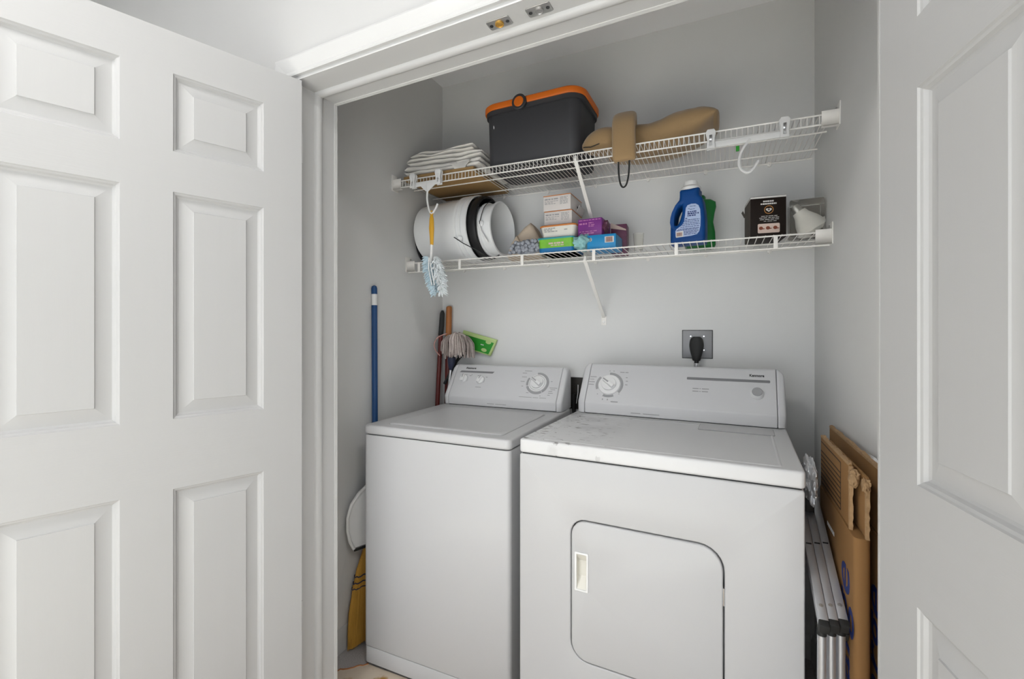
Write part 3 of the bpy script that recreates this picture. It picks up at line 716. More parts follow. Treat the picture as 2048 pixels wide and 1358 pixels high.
lo = mk('end_lobe', loft(rg), 'tan_cloth', pi_, angle=70)
mk('seam', tube([(-0.241, -0.062, 0.040), (-0.222, -0.086, 0.030), (-0.198, -0.098, 0.022), (-0.165, -0.098, 0.03)], 0.0018, 6), 'rubber_black', lo)
# flap: padded strap folded over the top and hanging in front of the lip
fp = [(-0.012, 0.085), (-0.055, 0.118), (-0.095, 0.112), (-0.122, 0.078), (-0.134, 0.03), (-0.137, -0.025), (-0.138, -0.066)]
fs = smooth_st([(a, b_, 0) for a, b_ in fp], 4)
rings = []
for i, (y, z, _) in enumerate(fs):
    j0, j1 = max(i-1, 0), min(i+1, len(fs)-1); t = Vector((0, fs[j1][0]-fs[j0][0], fs[j1][1]-fs[j0][1])).normalized(); n = Vector((0, -t.z, t.y))
    q = min(1, (len(fs)-1-i)/3.0); th = 0.019*(0.35+0.65*math.sqrt(max(0, 1-(1-q)**2))); w = 0.042*(0.86+0.14*math.sqrt(max(0, 1-(1-q)**2)))
    w *= 0.85+0.15*min(1, i/6)
    ring = []
    for k in range(20):
        a = 2*math.pi*k/20; ca, sa = math.cos(a), math.sin(a)
        ring.append(tuple(Vector((-0.075+0.012*i/len(fs), y, z))+Vector((1, 0, 0))*w*(abs(ca)**0.6)*(1 if ca > 0 else -1)+n*th*(abs(sa)**0.7)*(1 if sa > 0 else -1)))
    rings.append(ring)
fl = mk('flap', loft(rings), 'tan_cloth', pi_, angle=70)
cd = smooth_st([(-0.085, -0.138, -0.058), (-0.084, -0.139, -0.105), (-0.078, -0.140, -0.145), (-0.068, -0.141, -0.160), (-0.056, -0.140, -0.150), (-0.048, -0.139, -0.110), (-0.046, -0.138, -0.055)], 4)
mk('cord', tube(cd, 0.0032, 8), 'rubber_black', pi_)

# hangers clipped upside down on the upper shelf lip
def clip_hanger(name, loc, m, xs, hook, label, clipm, bar_h=0.020):
    e = tag(empty(name, loc), label, 'hanger', 'hangers clipped to the upper shelf')
    x0, x1 = xs
    mk('bar', shift(prism(rrect(x0-0.012, x1+0.012, -bar_h, 0.0, 0.004, 3), t=0.006, r=0.0015), (0, -0.003, 0)), m, e)
    for x in xs:
        sh = [(x-0.013, -0.024), (x+0.013, -0.024), (x+0.011, 0.006), (x+0.016, 0.030), (x+0.010, 0.040), (x-0.010, 0.040), (x-0.016, 0.030), (x-0.011, 0.006)]
        c = mk('clip', shift(prism(sh, [rrect(x-0.004, x+0.004, -0.014, 0.016, 0.002, 2)], t=0.006, r=0.0015), (0, -0.011, 0)), m, e)
        mk('clip_back', shift(prism(sh, t=0.004, r=0.001), (0, 0.004, 0)), m, c)
        mk('spring', box(x-0.0045, x+0.0045, -0.014, -0.008, 0.002, 0.020), clipm, c, bevel=0.001)
    mk('hook', tube(smooth_st([(a, 0.0, c) for a, c in hook], 4), [0.0055]*1+[0.0045]*(4*(len(hook)-1)), 8), m, e)
    return e
hl = clip_hanger('clip_hanger', (-1.165, 1.655, 1.925), 'plastic_white', (-0.072, 0.062), [(0.0, -0.010), (0.002, -0.045), (0.001, -0.080), (0.010, -0.125), (0.024, -0.144), (0.040, -0.132), (0.056, -0.106)], 'white clip hanger hanging upside down at the left of the upper shelf', 'plastic_white')
mk('gusset', shift(prism([(-0.035, -0.018), (0.045, -0.018), (0.008, -0.045), (-0.006, -0.045)], t=0.005, r=0.001), (0, -0.0025, 0)), 'plastic_white', hl)
hr_ = clip_hanger('clip_hanger', (0.078, 1.655, 1.898), 'clear_hanger', (-0.106, 0.106), [(0.010, -0.010), (-0.012, -0.040), (-0.022, -0.075), (-0.018, -0.100), (0.0, -0.116), (0.018, -0.108), (0.034, -0.082)], 'clear plastic clip hanger hanging upside down near the right wall', 'chrome')
mk('size_tag', cbox((-0.026, -0.004, -0.036), 0.010, 0.008, 0.016), 'sweeper_green', hr_, bevel=0.001)
# duster on the white hanger
du = tag(empty('duster', (-1.141, 1.655, 1.785), (0, 0, 0)), 'yellow-handled duster with pale blue fluff hanging from the white hanger', 'duster')
mk('loop', tube([(0.006*math.cos(2*math.pi*k/14), 0.0, -0.004+0.010*math.sin(2*math.pi*k/14)) for k in range(15)], 0.003, 8), 'duster_yellow', du)
mk('handle', xf(tube([(0, 0, -0.010), (0, 0, -0.03), (0, 0, -0.07), (0.001, 0, -0.11), (0.001, 0, -0.142)], [0.006, 0.0105, 0.0125, 0.0095, 0.008], 12), Matrix.Diagonal((1, 0.7, 1, 1))), 'duster_yellow', du)
mk('neck', tube([(0.001, 0, -0.14), (0.0, 0, -0.17), (-0.004, 0, -0.20), (-0.004, 0, -0.215)], 0.006, 10), 'plastic_white', du)
for s in (0.0, 0.013): mk('fork', tube([(-0.004+s*0.3, -0.016, -0.20), (0.006+s, -0.030, -0.25), (0.022+s, -0.030, -0.32)], 0.0022, 6), 'plastic_white', du)
def fluff(m, xo, seed, sgn):
    rng = random.Random(seed); gs = []
    for k in range(420):
        t = rng.random(); z = -0.195-0.155*t; cx = -0.004+0.042*t+xo
        a = rng.uniform(0, 2*math.pi); L = rng.uniform(0.022, 0.042)*(0.75+0.25*math.sin(math.pi*min(1, t*1.1)))
        p = Vector((cx, 0, z)); d = Vector((math.cos(a)*1.15, math.sin(a)*0.75, rng.uniform(-0.6, 0.25))).normalized()
        if d.x*sgn < -0.25: d.x *= -1
        gs.append(tube([p+d*0.004, p+d*L*0.6, p+d*L+Vector((0, 0, -0.008))], [0.0042, 0.0036, 0.0012], 4))
    return merge(*gs)
for m_, xo, sd, sg in (('duster_blue', -0.012, 11, -1), ('duster_white', 0.016, 12, 1)):
    f_ = mk('fluff', fluff(m_, xo, sd, sg), m_, du); f_['kind'] = 'stuff'

# ------------------------------------------------------------------ lower shelf contents
# nested pails on their side: axis along +x, slightly turned towards the front
AX = Matrix.Rotation(R(90), 4, 'Y')
def pail(name, loc, rz, g, m, label, pr=0):
    e = tag(empty(name, loc, (0, R(pr), R(rz))), label, 'bucket', 'nested buckets on the lower shelf')
    mk('body', xf(g, AX), m, e, angle=40); return e
RB = 0.138
pc = (-1.335, 1.925, ZD2+0.157)
p1 = pail('bucket', pc, -2, lathe([(0.001, 0.0), (RB-0.006, 0.0), (RB, 0.006), (RB+0.010, 0.235), (RB+0.0105, 0.237), (RB+0.018, 0.238), (RB+0.018, 0.250), (RB+0.012, 0.252), (RB+0.012, 0.262), (RB+0.018, 0.264), (RB+0.018, 0.276), (RB+0.012, 0.278), (RB+0.013, 0.288), (RB+0.018, 0.290), (RB+0.018, 0.306), (RB+0.013, 0.308), (RB+0.010, 0.304), (RB+0.004, 0.24), (RB-0.006, 0.012), (0.001, 0.010)], 56, cap=False), 'bucket_white', 'large white pail lying on its side against the left wall')
p2 = pail('bucket', (pc[0]+0.03, pc[1], pc[2]), -2, lathe([(0.001, 0.0), (RB-0.022, 0.0), (RB-0.016, 0.006), (RB+0.0008, 0.262), (RB+0.0008, 0.285), (RB+0.008, 0.287), (RB+0.012, 0.300), (RB+0.008, 0.318), (RB-0.002, 0.322), (RB-0.004, 0.300), (RB-0.010, 0.2), (RB-0.022, 0.012), (0.001, 0.010)], 56, cap=False), 'plastic_black', 'black pail nested in the large white pail')
p3 = pail('bucket', (pc[0]+0.10, pc[1]-0.002, pc[2]-0.010), -2.5, lathe([(0.001, 0.0), (RB-0.050, 0.0), (RB-0.044, 0.006), (RB-0.022, 0.240), (RB-0.020, 0.246), (RB-0.014, 0.248), (RB-0.014, 0.258), (RB-0.022, 0.262), (RB-0.020, 0.308), (RB-0.014, 0.311), (RB-0.014, 0.316), (RB-0.020, 0.318), (RB-0.024, 0.31), (RB-0.050, 0.012), (0.001, 0.010)], 56, cap=False), 'bucket_white', 'smaller white pail inside the black pail, mouth facing right', pr=0)
def ear(e, x, r, a, m='bucket_white'):
    c, s = math.cos(R(a)), math.sin(R(a))
    M_ = Matrix(((1, 0, 0, x), (0, -s, c, r*c), (0, c, s, r*s), (0, 0, 0, 1)))
    return mk('handle_ear', xf(lathe([(0.013, -0.004), (0.013, 0.004), (0.008, 0.009), (0.001, 0.010)], 20), M_), m, e)
ear(p1, 0.27, RB+0.018, 205)
mk('wire_handle', tube([(0.245, -0.152, -0.062), (0.290, -0.146, -0.092), (0.345, -0.128, -0.122), (0.37, -0.10, -0.140)], 0.0022, 6), 'gap_dark', p1)
ear(p3, 0.27, RB-0.018, 178)
mk('wire_handle', tube(smooth_st([(0.268, -(RB-0.006)*1.0, 0.0), (0.272, -(RB-0.012)*math.cos(R(35)), (RB-0.012)*math.sin(R(35))), (0.274, -(RB-0.012)*math.cos(R(62)), (RB-0.010)*math.sin(R(62))), (0.282, -(RB-0.012)*math.cos(R(78)), (RB-0.008)*math.sin(R(78)))], 6), 0.0018, 6), 'gap_dark', p3)
mk('handle_grip', tube([(0.262, -(RB-0.010), 0.008), (0.274, -(RB-0.004)*math.cos(R(15)), -(RB-0.004)*math.sin(R(15))), (0.296, -(RB-0.006)*math.cos(R(38)), -(RB-0.006)*math.sin(R(38)))], [0.006, 0.005, 0.005], 8), 'plastic_white', p3)
bl = tag(empty('pail_cover', (-1.353, 1.965, ZD2+0.142), (0, R(4), 0)), 'round black lid wedged between the white pail and the left wall', 'lid')
mk('disc', xf(lathe([(0.001, -0.006), (0.136, -0.006), (0.141, -0.002), (0.141, 0.007), (0.132, 0.007), (0.130, 0.0), (0.001, 0.0)], 56, cap=False), AX), 'plastic_black', bl)
# rolled beige rag and grey chenille mitt
def px2(pts, u0, v0, sx, sz): return [((u-u0)*sx, (v0-v)*sz) for u, v in pts]
rag = px2([(1003, 509), (1006, 494), (1013, 480), (1024, 464), (1038, 450), (1050, 442), (1057, 450), (1066, 467), (1074, 484), (1073, 508)], 1038, 509, 0.0023, 0.00235)
rg_ = tag(empty('folded_rag', (-0.800, 1.875, ZD2), (0, 0, R(6))), 'beige folded rag standing in a peak beside the buckets', 'rag')
mk('cloth', prism(rag, t=0.13, r=0.024, seg=5), 'cloth_beige', rg_, angle=60)
mk('fold', shift(prism([(p[0]*0.96, p[1]*0.96+0.001) for p in px2([(1004, 508), (1013, 482), (1025, 466), (1036, 484), (1042, 508)], 1038, 509, 0.0023, 0.00235)], t=0.03, r=0.010, seg=3), (0, -0.018, 0)), 'cloth_beige', rg_, angle=60)
mi = tag(empty('chenille_mitt', (-0.768, 1.806, ZD2+0.003)), 'grey chenille dusting mitt with stubby tufts below the beige rag', 'mitt')
mk('pad', xf(lump(0.064, 0.026, 0.030, 0.1, 2.0, 4, 3), Matrix.Translation((0, 0.030, 0.030))), 'chenille_grey', mi)
rng = random.Random(21)
tf = tube([(0, 0, 0), (0, -0.010, 0.0), (0, -0.020, -0.002), (0, -0.024, -0.003)], [0.0065, 0.0088, 0.0082, 0.004], 8)
t0 = None
for r_ in range(4):
    for c_ in range(8):
        x = -0.062+c_*0.0175+(r_ % 2)*0.008+rng.uniform(-.002, .002); z = 0.011+r_*0.0155+rng.uniform(-.002, .002)-0.0012*abs(c_-4.5)**1.6*(r_/3)
        if z < 0.008: z = 0.008
        if t0 is None: t0 = mk('tuft', tf, 'chenille_grey', mi); t0.location = (x, 0.016, z); o = t0
        else: o = dup(t0, mi, (x, 0.016, z))
        o.rotation_euler = (rng.uniform(-.5, .5), rng.uniform(-.5, .5), rng.uniform(-.5, .5))
# wipes tubs
def tubbox(name, loc, w, d, h, taper, body, lid, lab, label, band=None, rz=0, lidh=0.008):
    e = tag(empty(name, loc, (0, 0, R(rz))), label, 'tub')
    mk('body', loft([rr3(w*taper, d*taper, 0.014, 0.0), rr3(w*(taper*.5+.5), d*(taper*.5+.5), 0.016, h*0.6), rr3(w*0.985, d*0.985, 0.018, h-lidh)]), body, e, angle=40)
    mk('lid', loft([rr3(w*1.02, d*1.02, 0.018, h-lidh), rr3(w*1.03, d*1.03, 0.018, h-lidh*0.4), rr3(w*0.98, d*0.98, 0.018, h)]), lid, e, angle=40)
    if band:
        bm_, z0, z1_ = band
        mk('base_band', loft([rr3(w*taper+0.002, d*taper+0.002, 0.014, z0), rr3(w*(taper+0.01)+0.002, d*(taper+0.01)+0.002, 0.014, z1_)]), bm_, e, angle=40)
    return e
tg = tubbox('wipes_tub', (-0.622, 1.880, ZD2), 0.160, 0.175, 0.062, 0.93, 'tub_green', 'tub_teal', None, 'green and blue wipes tub at the bottom of the stack', band=('tub_blue', 0.0, 0.018))
rng = random.Random(2)
mk('print', shift(merge(*(dashes(-0.03, 0.035, 0.036, 0.007, rng, word=(0.008, 0.02))+dashes(-0.02, 0.04, 0.027, 0.004, rng))), (0, -0.0858, 0)), 'label_pink', tg, smooth=False)
twt = tubbox('wipes_tub', (-0.615, 1.885, ZD2+0.063), 0.158, 0.170, 0.052, 0.88, 'tub_white', 'card_orange', None, 'white wipes tub with orange lid stacked on the green tub', rz=-1)
mk('print', shift(merge(*(dashes(-0.06, -0.01, 0.037, 0.003, rng)+dashes(-0.06, -0.02, 0.031, 0.003, rng)+dashes(-0.058, 0.0, 0.024, 0.003, rng)+dashes(0.03, 0.045, 0.028, 0.003, rng))), (0, -0.0830, 0)), 'print_mid', twt, smooth=False)
# two white cartons with orange edges
def carton(loc, rz, label, open_=False):
    e = tag(empty('refill_carton', loc, (0, 0, R(rz))), label, 'carton', 'white refill cartons')
    w, d, h = 0.122, 0.16, 0.066
    mk('box', box(-w/2, w/2, -d/2, d/2, 0, h-0.003), 'card_white', e, bevel=0.001)
    mk('top_edge', box(-w/2-0.0004, w/2+0.0004, -d/2-0.0004, d/2, h-0.003, h), 'card_orange', e, smooth=False)
    rng = random.Random(9); gs = []
    gs += dashes(-0.055, 0.008, 0.050, 0.005, rng, word=(0.008, 0.02))+dashes(-0.055, 0.005, 0.041, 0.0022, rng)+dashes(-0.055, -0.018, 0.035, 0.0022, rng)+dashes(-0.055, 0.0, 0.030, 0.0022, rng)
    for k in range(6): gs += dashes(0.014, 0.048, 0.054-k*0.0055, 0.0022, rng)
    mk('print', shift(merge(*gs), (0, -d/2-0.0002, 0)), 'print_mid', e, smooth=False)
    if open_:
        mk('flap', xf(box(0, 0.002, -0.03, 0.05, 0, 0.03), Matrix.Translation((w/2, 0.03, 0.005)) @ Matrix.Rotation(R(25), 4, 'Y')), 'card_white', e, smooth=False)
        mk('dark_slot', box(w/2, w/2+0.0006, 0.01, 0.05, 0.022, 0.032), 'gap_dark', e, smooth=False)
    return e
carton((-0.628, 1.92, ZD2+0.1165), 1, 'lower white carton with small print resting on the orange-lidded tub')
carton((-0.630, 1.92, ZD2+0.1840), -1, 'upper white carton with an orange top edge, highest on the lower shelf', True)
# blue box, purple boxes, teal cloth
e = tag(empty('blue_box', (-0.431, 1.865, ZD2), (0, 0, R(0))), 'bright blue box with a white barcode under the purple box', 'box')
mk('box', box(-0.0575, 0.0575, -0.065, 0.065, 0, 0.056), 'box_blue', e, bevel=0.001)
mk('barcode_panel', shift(prism(rrect(0.014, 0.050, 0.022, 0.046, 0.001, 1), t=0.0004), (0, -0.0657, 0)), 'print_white', e, smooth=False)
rng = random.Random(4); gs = []; x = 0.018
while x < 0.046:
    w = rng.choice((0.0006, 0.0012, 0.002)); gs.append(box(x, x+w, -0.0664, -0.0657, 0.024, 0.044)); x += w+rng.choice((0.0006, 0.001))
mk('barcode', merge(*gs), 'bean_red', e, smooth=False)
mk('emblem', shift(prism(ell(-0.044, 0.038, 0.006, 0.008, 14), t=0.0004), (0, -0.0657, 0)), 'print_white', e, smooth=False)
mk('emblem_bars', merge(*[xf(box(-0.0050, 0.0050, -0.0664, -0.0660, -0.0009, 0.0009), Matrix.Translation((-0.044, 0, 0.033+k*0.005)) @ Matrix.Rotation(R(35), 4, 'Y')) for k in range(3)]), 'gap_dark', e, smooth=False)
e = tag(empty('purple_box', (-0.480, 1.885, ZD2+0.0575), (0, R(0), R(-3))), 'purple box with pink lettering lying on the blue box', 'box')
mk('box', box(-0.050, 0.050, -0.065, 0.065, 0, 0.072), 'box_purple', e, bevel=0.001)
rng = random.Random(6)
mk('print', shift(merge(*(dashes(-0.045, 0.045, 0.066, 0.003, rng)+dashes(-0.044, -0.012, 0.052, 0.006, rng)+dashes(-0.005, 0.015, 0.054, 0.004, rng)+dashes(-0.005, 0.022, 0.046, 0.003, rng)+dashes(-0.005, 0.02, 0.040, 0.003, rng)+dashes(-0.044, 0.03, 0.020, 0.003, rng)+dashes(-0.036, 0.02, 0.012, 0.005, rng))), (0, -0.0653, 0)), 'print_pink', e, smooth=False)
fl_ = mk('torn_flap', xf(lump(0.012, 0.034, 0.026, 0.55, 2.5, 5, 3), Matrix.Translation((0.052, -0.02, 0.042))), 'box_mauve', e); fl_['label'] = 'torn pinkish end flap'
e = tag(empty('mauve_box', (-0.398, 1.995, ZD2+0.002), (0, 0, R(4))), 'dark mauve box standing behind the blue and purple boxes', 'box')
mk('box', box(-0.034, 0.034, -0.025, 0.05, 0, 0.128), 'box_mauve', e, bevel=0.003)
mk('open_flap', prism([(-0.046, 0.126), (-0.030, 0.134), (0.030, 0.104), (0.032, 0.098), (-0.040, 0.112)], t=0.002), 'label_pink', e, loc=(0, -0.0285, 0))
e = tag(mk('teal_cloth', merge(xf(lump(0.034, 0.05, 0.030, 0.35, 2.2, 8, 4, flat=-0.0295), Matrix.Translation((0, 0, 0.030))), xf(lump(0.022, 0.03, 0.034, 0.3, 2.0, 9, 4), Matrix.Translation((0.012, 0.02, 0.046)))), 'cloth_teal', angle=80), 'crumpled pale teal cloth between the green tub and the blue box', 'cloth')
e.location = (-0.515, 1.820, ZD2)
# small clear cup
e = tag(empty('plastic_cup', (-0.305, 1.92, ZD2)), 'small clear plastic cup standing right of the blue box', 'cup')
mk('cup', lathe([(0.001, 0.001), (0.017, 0.001), (0.0215, 0.072), (0.0205, 0.072), (0.016, 0.003), (0.001, 0.003)], 28, cap=False), 'clear_plastic', e)
# detergent bottles
def C(p): return [((x-420)*0.000196, (1262-y)*0.0002) for x, y in p]
ob = C([(112, 1262), (104, 1180), (104, 1000), (108, 800), (128, 650), (190, 510), (268, 420), (275, 375), (276, 262), (300, 236), (612, 224), (634, 236), (636, 372), (664, 400), (692, 440), (716, 600), (736, 800), (738, 1000), (736, 1180), (728, 1262)])
hb = C([(322, 530), (328, 600), (318, 690), (285, 800), (250, 880), (215, 905), (186, 890), (176, 840), (184, 760), (206, 680), (250, 590), (295, 538)])
e = tag(empty('detergent_bottle', (-0.112, 1.840, ZD2+0.001), (0, 0, R(-6))), 'blue detergent bottle with white cap and pale blue back label', 'bottle')
mk('bottle', shift(prism(ob, [hb], t=0.086, r=0.014, seg=5), (0, -0.010, 0)), 'bottle_blue', e, angle=50)
cx = (455-420)*0.000196
mk('cap', shift(lathe([(0.0365, 0.202), (0.0365, 0.216), (0.034, 0.219), (0.0265, 0.224), (0.0255, 0.236), (0.023, 0.241), (0.001, 0.242)], 36), (cx, 0.033, 0)), 'plastic_white', e)
lb = C([(400, 600), (430, 552), (500, 534), (575, 540), (625, 575), (655, 650), (664, 800), (660, 960), (640, 1060), (600, 1110), (500, 1130), (360, 1138), (235, 1142), (212, 1120), (208, 1020), (225, 985), (330, 915), (370, 850), (385, 740)])
mk('label_panel', shift(prism(lb, t=0.001), (0, -0.0108, 0)), 'label_blue', e, smooth=False)
rng = random.Random(8); gs = []
def L(x0, x1, y, h, w=(0.004, 0.012), gap=0.0015): return dashes((x0-420)*0.000196, (x1-420)*0.000196, (1262-y)*0.0002, h, rng, word=w, gap=gap)
for (x0, x1, y, h) in ((430, 590, 680, 0.004), (430, 590, 715, 0.0055), (430, 590, 752, 0.0045), (390, 440, 798, 0.003), (380, 645, 830, 0.0022), (370, 640, 860, 0.0022), (350, 640, 890, 0.0022), (330, 650, 920, 0.0022), (300, 640, 955, 0.0022), (260, 640, 990, 0.0022), (230, 620, 1012, 0.0022), (360, 630, 1040, 0.0022), (365, 620, 1066, 0.0022), (365, 600, 1094, 0.0022), (470, 575, 580, 0.0016), (440, 470, 620, 0.0016), (470, 560, 635, 0.0016), (608, 632, 718, 0.005)):
    gs += L(x0, x1, y, h)
mk('print', shift(merge(*gs), (0, -0.0109, 0)), 'ink_blue', e, smooth=False)
mk('barcode_panel', shift(prism(C([(218, 1140), (352, 1134), (352, 1022), (218, 1036)]), t=0.0012), (0, -0.0114, 0)), 'print_white', e, smooth=False)
gs = []; x = 232
while x < 322:
    w = rng.choice((4, 7, 10)); q = C([(x, 1118), (x+w, 1052)]); gs.append(box(q[0][0], q[1][0], -0.0120, -0.0113, q[0][1], q[1][1])); x += w+rng.choice((4, 6))
mk('barcode', merge(*gs), 'bean_red', e, smooth=False)
e = tag(empty('detergent_bottle', (-0.058, 1.985, ZD2+0.001), (0, 0, R(8))), 'green detergent bottle standing behind the blue one', 'bottle')
gb = [(-0.066, 0), (0.036, 0), (0.040, 0.01), (0.038, 0.06), (0.031, 0.10), (0.036, 0.135), (0.042, 0.160), (0.040, 0.180), (0.020, 0.192), (-0.03, 0.195), (-0.058, 0.180), (-0.070, 0.14), (-0.072, 0.06), (-0.070, 0.01)]
mk('bottle', shift(prism(gb, t=0.075, r=0.014, seg=4), (0, -0.035, 0)), 'bottle_green', e, angle=50)
mk('cap', shift(lathe([(0.026, 0.192), (0.026, 0.206), (0.022, 0.212), (0.001, 0.213)], 28), (-0.02, 0.002, 0)), 'bottle_green', e)
mk('label_panel', shift(prism([(-0.055, 0.02), (-0.01, 0.02), (-0.01, 0.075), (-0.055, 0.09)], t=0.001), (0, -0.0355, 0)), 'tub_white', e, smooth=False)
mk('flower', shift(prism(ell(-0.016, 0.085, 0.012, 0.015, 9), t=0.001), (0, -0.0362, 0)), 'duster_yellow', e, smooth=False)
# dark coffee box, print upside down
e = tag(empty('coffee_box', (0.155, 1.842, ZD2+0.001), (0, 0, R(6))), 'black coffee carton with upside-down print near the right wall', 'carton')
w, d, h = 0.112, 0.125, 0.148
mk('box', box(-w/2, w/2, 0, d, 0, h-0.007), 'coffee_brown', e, bevel=0.0008)
mk('side_face', box(-w/2-0.0008, -w/2, 0.004, d-0.004, 0.002, h-0.010), 'coffee_side', e, smooth=False)
mk('top_edge', box(-w/2, w/2, 0.0, d, h-0.007, h-0.0012), 'print_white', e, smooth=False)
mk('top', box(-w/2, w/2, 0.0, d, h-0.0012, h), 'coffee_brown', e, smooth=False)
mk('ear_flap', xf(box(-0.0015, 0, 0, 0.03, 0, 0.022), Matrix.Translation((-w/2-0.001, d-0.03, h-0.045)) @ Matrix.Rotation(R(-25), 4, 'Y')), 'coffee_side', e, smooth=False)
rng = random.Random(10)
mk('print', shift(merge(*(dashes(-0.016, 0.017, 0.129, 0.005, rng, word=(0.004, 0.007), gap=0.001)+dashes(-0.024, 0.026, 0.120, 0.005, rng, word=(0.004, 0.007), gap=0.001)+dashes(-0.022, 0.034, 0.0765, 0.0018, rng)+dashes(-0.028, 0.036, 0.0705, 0.0018, rng)+dashes(-0.026, 0.036, 0.0645, 0.0018, rng)+dashes(-0.014, 0.026, 0.0585, 0.0014, rng))), (0, -0.0003, 0)), 'print_white', e, smooth=False)
mk('emblem_ring', shift(prism(ell(0.002, 0.099, 0.0145, 0.0145, 32), [ell(0.002, 0.099, 0.0128, 0.0128, 32)], t=0.0006), (0, -0.0007, 0)), 'ring_orange', e, smooth=False)
hp = [(0.002+0.0095*math.sin(t)**3, 0.0985+0.0075*(0.8125*math.cos(t)-0.3125*math.cos(2*t)-0.125*math.cos(3*t)-0.0625*math.cos(4*t))) for t in [2*math.pi*k/28 for k in range(28)]]
hi_ = [(0.002+(x-0.002)*0.42, 0.099+(z-0.099)*0.42) for x, z in hp]
mk('emblem', shift(prism(hp, [hi_], t=0.0006), (0, -0.0008, 0)), 'print_white', e, smooth=False)
lp = mk('picture_panel', shift(prism(rrect(-0.033, 0.036, 0.017, 0.050, 0.004, 3), t=0.0006), (0, -0.0007, 0)), 'label_pink', e, smooth=False)
for k, x in enumerate((-0.023, -0.001, 0.022)):
    mk('bean_heap', shift(prism(ell(x, 0.0345, 0.0065, 0.0062, 12), t=0.0006), (0, -0.0014, 0)), 'bean_red', e, smooth=False)
    mk('bean_tail', shift(prism([(x+0.004, 0.030), (x+0.012, 0.031), (x+0.012, 0.033), (x+0.004, 0.034)], t=0.0006), (0, -0.0014, 0)), 'bean_red', e, smooth=False)
# clamshell pack with flood bulb
e = tag(empty('bulb_pack', (0.274, 1.860, ZD2+0.001), (0, 0, R(-2))), 'clear plastic clamshell with a white flood bulb in the right corner', 'pack')
def shell(w, d, h): return merge(loft([[(x, 0.0, z) for x, z in rrect(-w/2, w/2, 0, h, 0.006, 3)], [(x*0.97, d, z*0.98) for x, z in rrect(-w/2, w/2, 0, h, 0.006, 3)]], caps=False), prism(rrect(-w/2, w/2, 0, h, 0.006, 3), t=0.0008), shift(prism(rrect(-w/2*0.97, w/2*0.97, 0, h*0.98, 0.006, 3), t=0.0008), (0, d, 0)))
mk('clamshell', shell(0.104, 0.085, 0.128), 'clear_plastic', e)
mk('hang_tab', shift(prism([(-0.044, 0.122), (0.030, 0.128), (0.036, 0.142), (0.028, 0.146), (-0.030, 0.140)], t=0.001), (0, 0.06, 0)), 'clear_plastic', e)
bl_ = lathe([(0.001, -0.066), (0.030, -0.064), (0.041, -0.058), (0.043, -0.050), (0.034, -0.020), (0.022, 0.004), (0.019, 0.018), (0.001, 0.019)], 40)
Mb_ = Matrix.Translation((-0.009, 0.042, 0.078)) @ Matrix.Rotation(R(-33), 4, 'Y') @ Matrix.Diagonal((1.15, 0.9, 1.08, 1))
mk('bulb', xf(bl_, Mb_), 'bulb_white', e)
mk('bulb_base', xf(lathe([(0.013, 0.019), (0.0135, 0.024), (0.0125, 0.028), (0.0135, 0.032), (0.0125, 0.036), (0.011, 0.042), (0.001, 0.045)], 24), Mb_), 'steel', e)
mk('insert_card', box(-0.049, 0.049, 0.080, 0.083, 0.004, 0.122), 'coffee_side', e, smooth=False)

# ------------------------------------------------------------------ wall outlet, plug, cord
e = tag(empty('power_outlet', (-0.088, YB, 1.2125)), 'square grey wall outlet plate above the dryer', 'outlet')
mk('plate', box(-0.058, 0.058, -0.005, 0.0, -0.058, 0.058), 'plate_grey', e, bevel=0.0015)
mk('plate_edge', box(-0.0605, 0.0605, -0.002, 0.0, -0.0605, 0.0605), 'gap_dark', e, smooth=False)
for (x, z) in ((-0.026, 0.034), (0.026, 0.034), (0.026, -0.024)): mk('screw', cyl((x, -0.005, z), (x, -0.0065, z), 0.0028, 10), 'chrome', e)
e = tag(empty('dryer_cord', (-0.090, YB-0.006, 1.205)), 'black dryer plug and cord in the grey outlet', 'plug')
pl_ = smooth_st([(0.0, 0.040, 0.014, 0, 0, 0), (0.0, 0.030, 0.024, 0, 0, 0), (0.0, 0.005, 0.0285, 0, 0, 0), (0.0, -0.022, 0.025, 0, 0, 0), (0.0, -0.044, 0.019, 0, 0, 0)], 4)
mk('plug', loft([[(math.cos(2*math.pi*k/20)*r_, -0.020+0.020*math.sin(2*math.pi*k/20)*(abs(math.sin(2*math.pi*k/20))**-0.3 if abs(math.sin(2*math.pi*k/20)) > 0.05 else 1), z) for k in range(20)] for _, z, r_, *_q in pl_]), 'rubber_black', e, angle=60)
mk('strain_relief', tube([(0, -0.022, -0.042), (0, -0.022, -0.052), (0, -0.022, -0.060), (0, -0.022, -0.062)], [0.019, 0.0185, 0.015, 0.009], 14), 'rubber_black', e)
mk('cord', tube(smooth_st([(0, -0.022, -0.060), (0.0, -0.022, -0.10), (0.002, -0.020, -0.2), (0.004, -0.018, -0.5)], 4), 0.009, 10), 'rubber_black', e)
mk('clamp', tube([(0, -0.022, -0.071), (0, -0.022, -0.092)], 0.0115, 14), 'chrome', e)
e = tag(empty('supply_box', (-0.605, YB, 0.980)), 'dark recessed hose box on the wall between the two consoles', 'wall box')
mk('frame', box(-0.05, 0.05, -0.006, 0.0, -0.08, 0.07), 'wall_box_dark', e, bevel=0.002)
for x in (-0.02, 0.016):
    mk('valve', cyl((x, -0.006, -0.015), (x, -0.022, -0.015), 0.009, 12), 'rubber_black', e)
    mk('hose', tube(smooth_st([(x, -0.02, -0.012), (x, -0.028, -0.04), (x, -0.024, -0.20), (x*2, -0.024, -0.6)], 4), 0.008, 10), 'rubber_black', e)
mk('cable_tie', tube([(-0.004, -0.008, 0.035), (-0.001, -0.020, 0.0), (-0.006, -0.03, -0.05)], 0.0018, 6), 'plastic_white', e)

